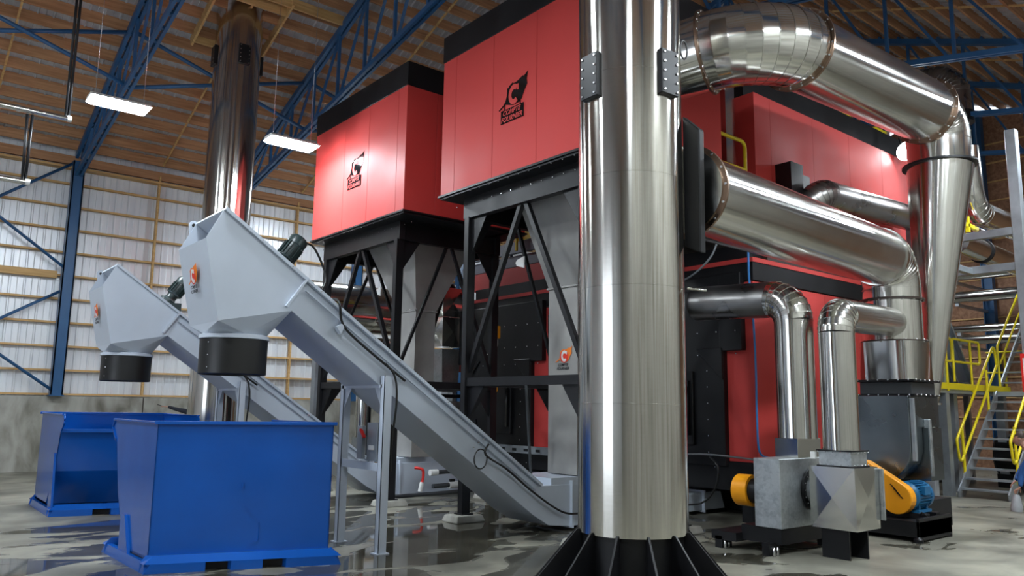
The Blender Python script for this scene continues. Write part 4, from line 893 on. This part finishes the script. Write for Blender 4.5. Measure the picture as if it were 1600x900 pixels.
mc = V((10.94, 5.0, .54)); m = MB().lathe(mc, (1, 0, 0), [(0, 0), (.16, 0), (.19, .03), (.19, .06), (.17, .08), (.17, .42), (.19, .43), (.19, .48), (.16, .52), (.05, .53), (0, .53)], 32)
for k in range(28): a = k * 2 * math.pi / 28; q = V((0, math.cos(a), math.sin(a))); m.bar(mc + V((.08, 0, 0)) + q * .18, mc + V((.42, 0, 0)) + q * .18, .006, .03, q)
m.build('motor_body', 'motor_blue', t); m = MB(); m.box(11.0, 11.38, 4.84, 5.16, .33, .365); m.box(11.05, 11.09, 4.86, 5.14, .365, .45); m.box(11.28, 11.32, 4.86, 5.14, .365, .45); m.build('motor_feet', 'motor_blue', t)
MB().box(11.08, 11.24, 4.78, 4.86, .56, .68).build('terminal_box', 'motor_blue', t, bev=.006)
cable([(10.9, 4.78, .3), (10.85, 4.74, .36), (10.95, 4.72, .30), (11.1, 4.74, .27)], .01, 'rubber', 'lead', t)
# hoses and cables on the furnace corner
tag(cable([(10.15, 6.76, 4.15), (10.12, 6.74, 3.6), (10.2, 6.74, 2.9), (10.22, 6.74, 2.2), (10.21, 6.74, 1.5), (10.25, 6.74, 1.05), (10.5, 6.74, .95)], .016, 'bluehose', 'air_hose'), 'blue hose hanging down the red furnace corner', 'hose')
tag(cable([(9.9, 8.3, 3.66), (9.9, 8.0, 3.64), (9.9, 7.6, 3.75), (9.9, 7.25, 4.0), (9.9, 7.1, 4.3)], .016, 'post', 'flexible_conduit'), 'grey curved conduit under the sloping fat duct', 'conduit')
tag(cable([(10.1, 8.3, .93), (10.1, 7.6, .97), (10.15, 7.0, .95), (10.2, 6.7, .93), (10.8, 6.6, .93)], .014, 'post', 'floor_conduit'), 'thin grey conduit along the black furnace base', 'conduit')
tag(cable([(10.08, 7.5, .94), (10.0, 7.3, .8), (10.0, 7.35, .5), (9.98, 7.6, .25), (9.9, 8.1, .18)], .015, 'rubber', 'hanging_cable'), 'black cable drooping from the furnace base to the conveyor tail', 'cable')

# ================================================================== RIGHT SIDE: POSTS, STAIRS, PLATFORM
t = thing('post_frame', 'galvanised post frame with cross beams that carries the shiny ducts at right', 'frame', (14.6, 5.4, 0))
for yy, zt in ((4.52, 6.42), (6.17, 5.0)):
    m = MB(); m.box(14.52, 14.68, yy - .08, yy + .08, 0, zt); m.box(14.42, 14.78, yy - .16, yy + .16, 0, .015); m.build('post', 'post', t, bev=.006)
for z in (4.62, 4.02): MB().box(14.54, 14.66, 4.6, 6.1, z, z + .13).build('cross_beam', 'post', t, bev=.004)
MB().box(13.4, 14.54, 5.25, 5.35, 4.02, 4.12).build('cross_beam', 'post', t, bev=.004)
m = MB().box(14.42, 14.52, 4.42, 4.60, 2.0, 2.62).build('warning_sign', 'white', t); 
MB().box(14.415, 14.42, 4.42, 4.60, 2.55, 2.62).build('sign_band', 'red_trim', m); MB().box(14.415, 14.42, 4.57, 4.60, 2.0, 2.55).build('sign_edge', 'red_trim', m)
t = thing('tall_platform', 'grey platform with yellow rails and toe boards behind the steel stairs', 'platform', (18, 7.5, 0))
MB().box(16.4, 20.6, 6.85, 7.85, 2.06, 2.16).build('deck', 'post', t); MB().box(16.4, 20.6, 6.82, 6.85, 2.14, 2.27).build('toe_board', 'yellow', t)
for xx, yy in ((17.2, 6.95), (18.1, 7.15), (20.3, 6.95), (17.9, 7.7)):
    MB().box(xx - .09, xx + .09, yy - .09, yy + .09, 0, 2.06 if xx != 17.2 else 4.55).build('column', 'post', t)
for a, b in ((16.5, 17.5), (17.55, 18.95)):
    MB().sweep(bend_path([(a, 6.84, 2.3), (a, 6.84, 3.2), (b, 6.84, 3.2), (b, 6.84, 2.72), (a, 6.84, 2.72)], .08, 4), .026, 10).build('guard_rail', 'yellow', t)
    MB().tube(((a + b) / 2 + .2, 6.84, 2.1), ((a + b) / 2 + .2, 6.84, 3.2), .026, seg=10).build('rail_post', 'yellow', t)
MB().box(19.45, 22, 4.9, 6.8, 2.04, 2.14).build('landing', 'post', t); MB().box(19.42, 19.45, 4.9, 5.78, 2.1, 2.25).build('toe_board', 'yellow', t)
for yy in (5.0, 6.7): MB().box(21.6, 21.75, yy, yy + .15, 0, 2.04).build('column', 'post', t)
for z in (3.15, 2.65): MB().tube((21.5, 4.9, z), (21.5, 7.6, z), .026, seg=10).build('guard_rail', 'yellow', t)
for yy in (5.2, 6.2, 7.2): MB().tube((21.5, yy, 2.1), (21.5, yy, 3.15), .026, seg=10).build('rail_post', 'yellow', t)
t = thing('steel_stairs', 'open galvanised stairs with yellow handrails at the right edge', 'stairs', (17, 6.3, 0))
sy0, sy1 = 5.83, 6.70; sx0, sx1, sz1 = 17.05, 19.42, 2.10
for yy in (sy0 - .03, sy1 + .0):
    m = MB(); m.prism([(sx0, yy, 0), (sx0 - .02, yy, .12), (sx1, yy, sz1 + .06), (sx1, yy, sz1 - .2), (sx0 + .26, yy, 0)], (0, .03, 0)); m.build('stringer', 'post', t)
for k in range(10):
    z = sz1 * (k + .9) / 10.8; x = sx0 + (sx1 - sx0) * (k + .5) / 10.5
    MB().box(x - .02, x + .22, sy0, sy1, z - .035, z).build('tread', 'post', t)
for yy, xa, xb in ((sy1 + .03, .0, 2.45), (sy0 - .05, .05, 1.9)):
    a = V((sx0 + .10 + xa, yy, .62)); b = V((sx0 + .12 + xa, yy, 1.12)); c = V((sx0 + xb, yy, 1.12 + (xb - xa - .1) * sz1 / (sx1 - sx0))); d = c + V((.08, 0, -.48))
    MB().sweep(bend_path([d, a + V((.12, 0, 0)), b, c, d], .09, 4), .027, 10).build('handrail', 'yellow', t)
    MB().tube((sx0 + .42, yy, .30), (sx0 + .42, yy, 1.4), .026, seg=10).build('rail_post', 'yellow', t)
    MB().tube((sx0 + 1.9, yy, 1.6), (sx0 + 1.9, yy, 2.6), .026, seg=10).build('rail_post', 'yellow', t)
# upper flight further back
t = thing('upper_stairs', 'second steel stair flight with yellow rails behind the first, right edge', 'stairs', (21.8, 6.4, 2.1))
m = MB()
for yy in (6.0, 6.9): m.prism([(20.2, yy, 2.14), (20.2, yy, 2.3), (22.6, yy, 4.4), (22.6, yy, 4.15)], (0, .03, 0))
m.build('stringers', 'post', t)
for k in range(8): MB().box(20.35 + k * .28, 20.58 + k * .28, 6.03, 6.9, 2.35 + k * .25, 2.38 + k * .25).build('tread', 'post', t)
for yy in (6.0, 6.9): MB().sweep(bend_path([(20.2, yy, 2.2), (20.2, yy, 3.2), (22.6, yy, 5.25), (23.4, yy, 5.25)], .1, 4), .027, 10).build('handrail', 'yellow', t); MB().sweep([(20.3, yy, 2.8), (22.6, yy, 4.8)], .022, 8).build('mid_rail', 'yellow', t)
# inclined grey chute conveyor behind the platform
t = thing('inclined_chute', 'dark blue-grey inclined steel chute behind the yellow rails', 'chute', (20, 8.3, 2))
MB().prism([(18.3, 7.9, 5.6), (18.8, 7.9, 5.6), (21.6, 7.9, 2.2), (20.3, 7.9, 2.2), (18.3, 7.9, 4.3)], (0, .9, 0)).build('chute', 'platform', t, bev=.01)
m = MB(); m.bar((18.9, 7.85, 5.2), (21.3, 7.85, 2.2), .06, .1, (0, 1, 0)); m.bar((18.4, 7.85, 4.3), (20.4, 7.85, 2.2), .06, .1, (0, 1, 0)); m.build('stiffener', 'post', t); MB().bar((18.35, 7.86, 0.0), (18.35, 7.86, 4.4), .12, .12).build('leg', 'post', t); MB().bar((20.8, 7.86, 0.0), (20.8, 7.86, 2.4), .12, .12).build('leg', 'post', t)
t = thing('ash_cabinet', 'dark machine cabinets standing in the shade under the platform', 'machine', (19.5, 9.0, 0))
MB().box(18.5, 20.5, 8.3, 9.6, 0, 1.9).build('cabinet', 'black', t, bev=.02); MB().lathe((20.6, 6.5, .7), (0, 1, 0), [(0, 0), (.45, 0), (.5, .05), (.5, .6), (.45, .65), (0, .65)], 32).build('drum', 'black', t); MB().box(20.2, 21.0, 6.5, 7.1, 0, .3).build('drum_base', 'black', t)
tag(MB().box(17.3, 17.45, 7.9, 8.6, 0, 1.8).build('red_cabinet', 'red', bev=.01), 'narrow red panel between the posts behind the cyclone tip', 'panel')
# end wall pipes
for z, r, lb in ((5.62, .17, 'topmost'), (4.97, .17, 'second from the top'), (4.05, .11, 'third from the top'), (3.72, .13, 'lowest')):
    t = thing('wall_pipe', 'shiny horizontal pipe before the chipboard wall, ' + lb, 'pipe', (24.3, 8, z), 'horizontal pipes on the end wall')
    MB().tube((24.3, 4.0, z), (24.3, 9.4, z), r, seg=24).build('pipe', 'steel', t); MB().box(24.25, X1, 4.4, 4.5, z - r - .08, z - r).build('bracket', 'post', t); MB().box(24.25, X1, 9.2, 9.3, z - r - .08, z - r).build('bracket', 'post', t)
t = thing('roof_duct', 'dark ribbed duct elbow high up below the right roof trusses', 'duct', (19, 7.3, 8.5))
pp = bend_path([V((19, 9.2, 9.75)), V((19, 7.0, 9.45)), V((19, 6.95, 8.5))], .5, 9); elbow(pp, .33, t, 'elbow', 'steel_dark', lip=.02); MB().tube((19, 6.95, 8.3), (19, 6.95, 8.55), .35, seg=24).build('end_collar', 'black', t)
MB().tube((19, 9.2, 9.75), (19, 9.2, ztop(9.2)), .02, seg=8).build('hanger', 'post', t)
# flood lamps
for loc, lb, rr in (((15.3, 6.55, 6.72), 'bright flood lamp at the far end of the long red casing', .20), ((15.2, 8.1, 8.02), 'small bright lamp above the casing roof under the top duct', .12)):
    t = thing('flood_lamp', lb, 'light', loc, 'flood lamps'); c = V(loc); ax = V((-.55, -.62, -.56)).normalized()
    MB().lathe(c, ax, [(.02, -.22), (.06, -.2), (rr * .7, -.08), (rr, 0), (rr, .015), (rr * .97, .01)], 28).build('reflector', 'white', t)
    MB().lathe(c, ax, [(0, .012), (rr * .8, .006), (rr * .96, 0)], 28).build('lens', 'flood', t); MB().tube(c - ax * .2, c - ax * .2 + V((0, .1, .4)), .02, seg=8).build('bracket', 'black', t)

# ================================================================== BACKGROUND, LEFT UNDER THE FAR COLLECTOR
t = thing('background_duct', 'thick shiny horizontal duct behind the far collector legs', 'duct', (9, 17, 3.9))
MB().tube((7.2, 17, 3.93), (13.5, 17, 3.93), .58, seg=40).build('pipe', 'steel', t); MB().ring((9.3, 17, 3.93), (1, 0, 0), .57, .60, .03, 40).build('joint_band', 'steel', t)
MB().box(8.0, 8.1, 16.9, 17.1, 0, 3.36).build('stand', 'post', t); MB().box(12.9, 13.0, 16.9, 17.1, 0, 3.36).build('stand', 'post', t)
t = thing('background_duct', 'thinner shiny horizontal duct below the thick one', 'duct', (9.3, 17, 3.0))
MB().tube((7.9, 17, 3.12), (10.2, 17, 3.12), .16, seg=24).build('pipe', 'steel', t); elbow(bend_path([(9.6, 16.4, 2.95), (10.05, 16.4, 2.95), (10.05, 16.4, 2.2)], .22, 5), .24, t); MB().tube((10.05, 16.4, 2.3), (10.05, 16.4, 0), .2, seg=20).build('down_pipe', 'steel', t)
t = thing('creased_duct', 'tall silver duct with diamond creases between the far and near collectors', 'duct', (10.2, 14.6, 0))
m = MB()
for z in (2.95, 3.62):
    x0, x1, y0, y1, z0, z1 = 9.80, 10.32, 14.4, 14.9, z, z + .66; cxm, cym, czm = (x0 + x1) / 2, (y0 + y1) / 2, (z0 + z1) / 2
    creased(m, [(x0, y0, z0), (x0, y0, z1), (x0, y1, z1), (x0, y1, z0)], (x0 - .03, cym, czm)); creased(m, [(x0, y0, z0), (x1, y0, z0), (x1, y0, z1), (x0, y0, z1)], (cxm, y0 - .03, czm)); creased(m, [(x1, y0, z0), (x1, y1, z0), (x1, y1, z1), (x1, y0, z1)], (x1 + .03, cym, czm))
m.face([(9.8, 14.4, 4.28), (10.32, 14.4, 4.28), (10.32, 14.9, 4.28), (9.8, 14.9, 4.28)]); m.build('duct', 'steel', t)
MB().hexa([(9.9, 14.5, 1.95), (10.3, 14.5, 1.95), (10.3, 14.8, 1.95), (9.9, 14.8, 1.95)], [(9.8, 14.4, 2.9), (10.32, 14.4, 2.9), (10.32, 14.9, 2.9), (9.8, 14.9, 2.9)]).build('taper', 'galv', t)
MB().box(9.85, 10.5, 14.45, 15.0, .6, 1.75).build('fan_box', 'galv', t, bev=.01); MB().box(9.82, 10.4, 14.42, 14.9, 1.82, 1.90).build('sleeve', 'black', t); MB().box(9.9, 10.4, 14.5, 14.9, 0, .6).build('stand', 'black', t)
MB().lathe((10.05, 14.65, 4.28), (0, 0, 1), [(.2, 0), (.22, .05), (.2, .1)], 24).build('top_ring', 'black', t)
t = thing('red_pipe', 'short dark red shiny pipe behind the creased duct', 'pipe', (10.2, 15.3, 2.4)); MB().tube((9.6, 15.2, 2.60), (11.5, 15.2, 2.60), .16, seg=24).build('pipe', 'red', t); MB().box(10.6, 10.7, 15.1, 15.3, 0, 2.44).build('stand', 'post', t)
t = thing('vertical_pipe', 'slim shiny vertical pipe seen between the conveyor legs', 'pipe', (9.1, 16.3, 0)); MB().tube((9.05, 16.5, .9), (9.05, 16.5, 2.7), .17, seg=24).build('pipe', 'steel', t); MB().box(8.9, 9.3, 16.3, 16.7, 0, .9).build('stand', 'galv', t)
t = thing('orange_actuator', 'small orange actuator behind the switch box', 'actuator', (9.9, 16.2, .9)); MB().box(9.75, 10.05, 16.1, 16.3, 1.06, 1.28).build('actuator_body', 'orange', t, bev=.02); MB().box(9.85, 9.95, 16.15, 16.25, 0, 1.06).build('stand', 'post', t)
# fallen light planks etc. left of the furnace base
t = thing('control_rack', 'dark rack of pipes and cabinets below the thick background duct', 'rack', (9.4, 15.4, 0))
for xx in (8.7, 9.6): MB().box(xx, xx + .06, 15.6, 15.66, 0, 1.6).build('rack_post', 'black', t)
MB().box(8.7, 9.66, 15.6, 15.66, 1.0, 1.06).build('rack_rail', 'black', t); MB().box(8.75, 9.2, 15.55, 15.9, .2, .95).build('cabinet', 'post', t, bev=.01)

# ================================================================== PEOPLE
def figure(name, joints, edges, mat, parent, root=0, sub=2):
    me = bpy.data.meshes.new(name); o3 = ORIG[parent.name]
    me.from_pydata([tuple(V(j[:3]) - o3) for j in joints], edges, []); o = bpy.data.objects.new(name, me); C.objects.link(o)
    sk = o.modifiers.new('skin', 'SKIN'); 
    for i, j in enumerate(joints):
        d = me.skin_vertices[0].data[i]; d.radius = (j[3], j[3] * (j[4] if len(j) > 4 else 1)); d.use_root = (i == root)
    s = o.modifiers.new('sub', 'SUBSURF'); s.levels = s.render_levels = sub
    dg = bpy.context.evaluated_depsgraph_get(); m2 = bpy.data.meshes.new_from_object(o.evaluated_get(dg)); bpy.data.objects.remove(o)
    for p_ in m2.polygons: p_.use_smooth = True
    m2.materials.clear(); m2.materials.append(M[mat]); o = bpy.data.objects.new(name, m2); C.objects.link(o); o.parent = parent; ORIG[o.name] = o3.copy(); return o
def hand(o, dirv, palm_n, parent, k=1.0):
    """palm with five separate curled fingers"""
    o = V(o); d = V(dirv).normalized(); n = V(palm_n).normalized(); s = d.cross(n).normalized(); j = [(*(o), .022 * k, .8), (*(o + d * .045 * k), .030 * k, .55), (*(o + d * .085 * k), .030 * k, .5)]; e = [(0, 1), (1, 2)]
    for q, L in zip((-1.4, -.5, .4, 1.25), (.062, .072, .068, .052)):
        b = o + d * .092 * k + s * q * .021 * k; i = len(j); c1 = (d + n * .15).normalized(); c2 = (d * .75 + n * .6).normalized()
        j += [(*b, .0095 * k), (*(b + c1 * L * .5 * k), .0088 * k), (*(b + c1 * L * .5 * k + c2 * L * .5 * k), .0075 * k)]; e += [(2, i), (i, i + 1), (i + 1, i + 2)]
    i = len(j); b = o + d * .04 * k - s * .032 * k; td = (d * .7 - s * .6 + n * .3).normalized(); j += [(*b, .012 * k), (*(b + td * .035 * k), .0105 * k), (*(b + td * .062 * k), .0085 * k)]; e += [(1, i), (i, i + 1), (i + 1, i + 2)]
    return figure('hand', j, e, 'skin', parent, 1, 1)
def head(c, face, parent, hairmat='hair'):
    """head with brow, nose, mouth, ears, eyes"""
    c = V(c); f = V(face).normalized(); u = V((0, 0, 1)); s = f.cross(u).normalized()
    m = MB(); bmesh.ops.create_uvsphere(m.bm, u_segments=24, v_segments=16, radius=1)
    for v in m.bm.verts:
        x, y, z = v.co; taper = 1 - .22 * max(0, -z) ** 1.2
        nose = .022 * max(0, 1 - ((x / .16) ** 2 + ((z + .12) / .2) ** 2)) if y > 0 else 0; eye = -.010 * sum(max(0, 1 - (((x - ex) / .2) ** 2 + ((z - .08) / .13) ** 2)) for ex in (-.36, .36)) if y > 0 else 0
        v.co = c + s * (x * .076 * taper) + f * (y * .098 * (1 - .08 * max(0, -z)) + nose + eye) + u * (z * .118)
    for fc_ in m.bm.faces: fc_.smooth = True
    h = m.build('head', 'skin', parent)
    m = MB(); bmesh.ops.create_uvsphere(m.bm, u_segments=20, v_segments=12, radius=1); dl = [v for v in m.bm.verts if v.co.z < -.25 or (v.co.y > .55 and v.co.z < .45)]; bmesh.ops.delete(m.bm, geom=dl, context='VERTS')
    for v in m.bm.verts: x, y, z = v.co; v.co = c + s * x * .083 + f * (y * .105 - .006) + u * (z * .125 + .004)
    for fc_ in m.bm.faces: fc_.smooth = True
    m.build('hair', hairmat, h)
    for e in (-1, 1):
        m = MB(); m.tube(c + s * e * .076, c + s * e * .09, .028, .018, 12); m.build('ear', 'skin', h)
        m = MB(); m.lathe(c + s * e * .028 + f * .084 + u * .012, f, [(0, .006), (.008, .004), (.010, 0)], 12); m.build('eye', 'text_black', h)
    MB().bar(c + s * -.022 + f * .091 - u * .055, c + s * .022 + f * .091 - u * .055, .006, .008, f).build('mouth', 'logo_red', h)
    return h
# worker half hidden behind the far chimney, arm stretched out to the left
bx, by = 6.03, 18.95
t = thing('person', 'person in dark clothes half hidden behind the far chimney, arm stretched out left', 'person', (bx, by, 0))
lf = V((-.80, .60, 0)).normalized()   # leftwards in the picture
P0 = V((bx, by, 0))
j = [(*(P0 + V((0, 0, .95))), .15, .8), (*(P0 + V((0, 0, 1.15))), .14, .8), (*(P0 + V((0, 0, 1.36))), .17, .75), (*(P0 + V((0, 0, 1.50))), .06)]
sh = P0 + lf * .19 + V((0, 0, 1.42)); el = sh + lf * .24 + V((0, 0, .05)); wr = el + lf * .22 + V((0, 0, .06)); sh2 = P0 - lf * .19 + V((0, 0, 1.40)); el2 = sh2 - lf * .05 + V((0, 0, -.3)); wr2 = el2 + V((.08, -.1, -.24))
hl, hr = P0 + lf * .1 + V((0, 0, .9)), P0 - lf * .1 + V((0, 0, .9)); kl, kr = hl + V((.02, -.03, -.43)), hr + V((.02, -.03, -.43)); al, ar = kl + V((0, .03, -.40)), kr + V((0, .03, -.40)); fl_, fr_ = al + V((-.05, -.12, -.04)), ar + V((-.05, -.12, -.04))
j += [(*sh, .065), (*el, .048), (*wr, .034), (*sh2, .065), (*el2, .048), (*wr2, .034), (*hl, .095), (*kl, .065), (*al, .045), (*fl_, .04), (*hr, .095), (*kr, .065), (*ar, .045), (*fr_, .04)]
figure('body', j, [(0, 1), (1, 2), (2, 3), (2, 4), (4, 5), (5, 6), (2, 7), (7, 8), (8, 9), (0, 10), (10, 11), (11, 12), (12, 13), (0, 14), (14, 15), (15, 16), (16, 17)], 'navy', t)
hand(wr, lf + V((0, 0, .1)), (0, 0, -1), t); hand(wr2, (0, -.1, -1), (.8, -.6, 0), t); head(P0 + V((0, 0, 1.66)), V((-.9, -.3, 0)), t)
MB().tube(P0 + V((0, 0, 1.5)), P0 + V((0, 0, 1.6)), .05, .05, 16).build('neck', 'skin', t)
tag(MB().bar(wr + lf * .10 + V((0, 0, .0)), wr + lf * .24 + V((0, 0, .05)), .02, .02).build('hand_tool', 'rust'), 'small dark tool held in the outstretched hand', 'tool')
# crouching worker cut by the right edge
P0 = V((15.85, 4.90, 0))
t = thing('person', 'person in a blue top crouching at the right edge beside the stairs', 'person', P0)
lf = V((-.30, .95, 0)).normalized(); fd = V((-.95, -.3, 0)).normalized()  # facing roughly towards the camera, leaning left
hip = P0 + V((0.1, -.12, .42)); ch = P0 + lf * .10 + V((0, 0, .92)); j = [(*hip, .17, .9), (*(hip.lerp(ch, .5)), .165, .85), (*ch, .18, .8), (*(ch + lf * .06 + V((0, 0, .16))), .06)]
sh = ch + fd * .19 + lf * .02; el = sh + lf * .16 + V((0, 0, -.30)); wr = el + lf * .06 + V((-.05, -.06, -.20)); sh2 = ch - fd * .18; el2 = sh2 + lf * .18 + V((0, 0, -.26)); wr2 = el2 + lf * .08 + fd * .15 + V((0, 0, -.16))
j += [(*sh, .075), (*el, .058), (*wr, .040), (*sh2, .075), (*el2, .058), (*wr2, .040)]
figure('body', j, [(0, 1), (1, 2), (2, 3), (2, 4), (4, 5), (5, 6), (2, 7), (7, 8), (8, 9)], 'jersey', t)
j = [(*hip, .17, .9)]; e = []
for s in (-1, 1):
    k0 = hip + fd * .11 * s; kn = k0 + lf * .46 + V((0, 0, .20)); an = kn + V((0.02, -.20, -.52)); ft = an + lf * .16 + V((0, 0, -.05)); i = len(j); j += [(*k0, .12), (*kn, .085), (*an, .055), (*ft, .045)]; e += [(0, i), (i, i + 1), (i + 1, i + 2), (i + 2, i + 3)]
figure('trousers', j, e, 'navy', t)
hand(wr, lf * .6 + V((0, 0, -.6)), (-.3, -.9, 0), t); hand(wr2, lf * .6 + V((0, 0, -.6)), (.3, -.9, 0), t); hc = ch + lf * .16 + V((0, 0, .30)); head(hc, lf + V((0, 0, -.3)), t)
MB().tube(ch + lf * .05 + V((0, 0, .10)), hc, .055, .05, 16).build('neck', 'skin', t)
fb = MB().lathe(wr + lf * .08 + V((0, 0, -.52)), (.1, 0, 1), [(.0, .0), (.07, .02), (.10, .15), (.07, .3), (.05, .38), (0, .4)], 10).build('plastic_bag', 'film'); tag(fb, 'clear plastic bag on the floor before the crouching person', 'bag')
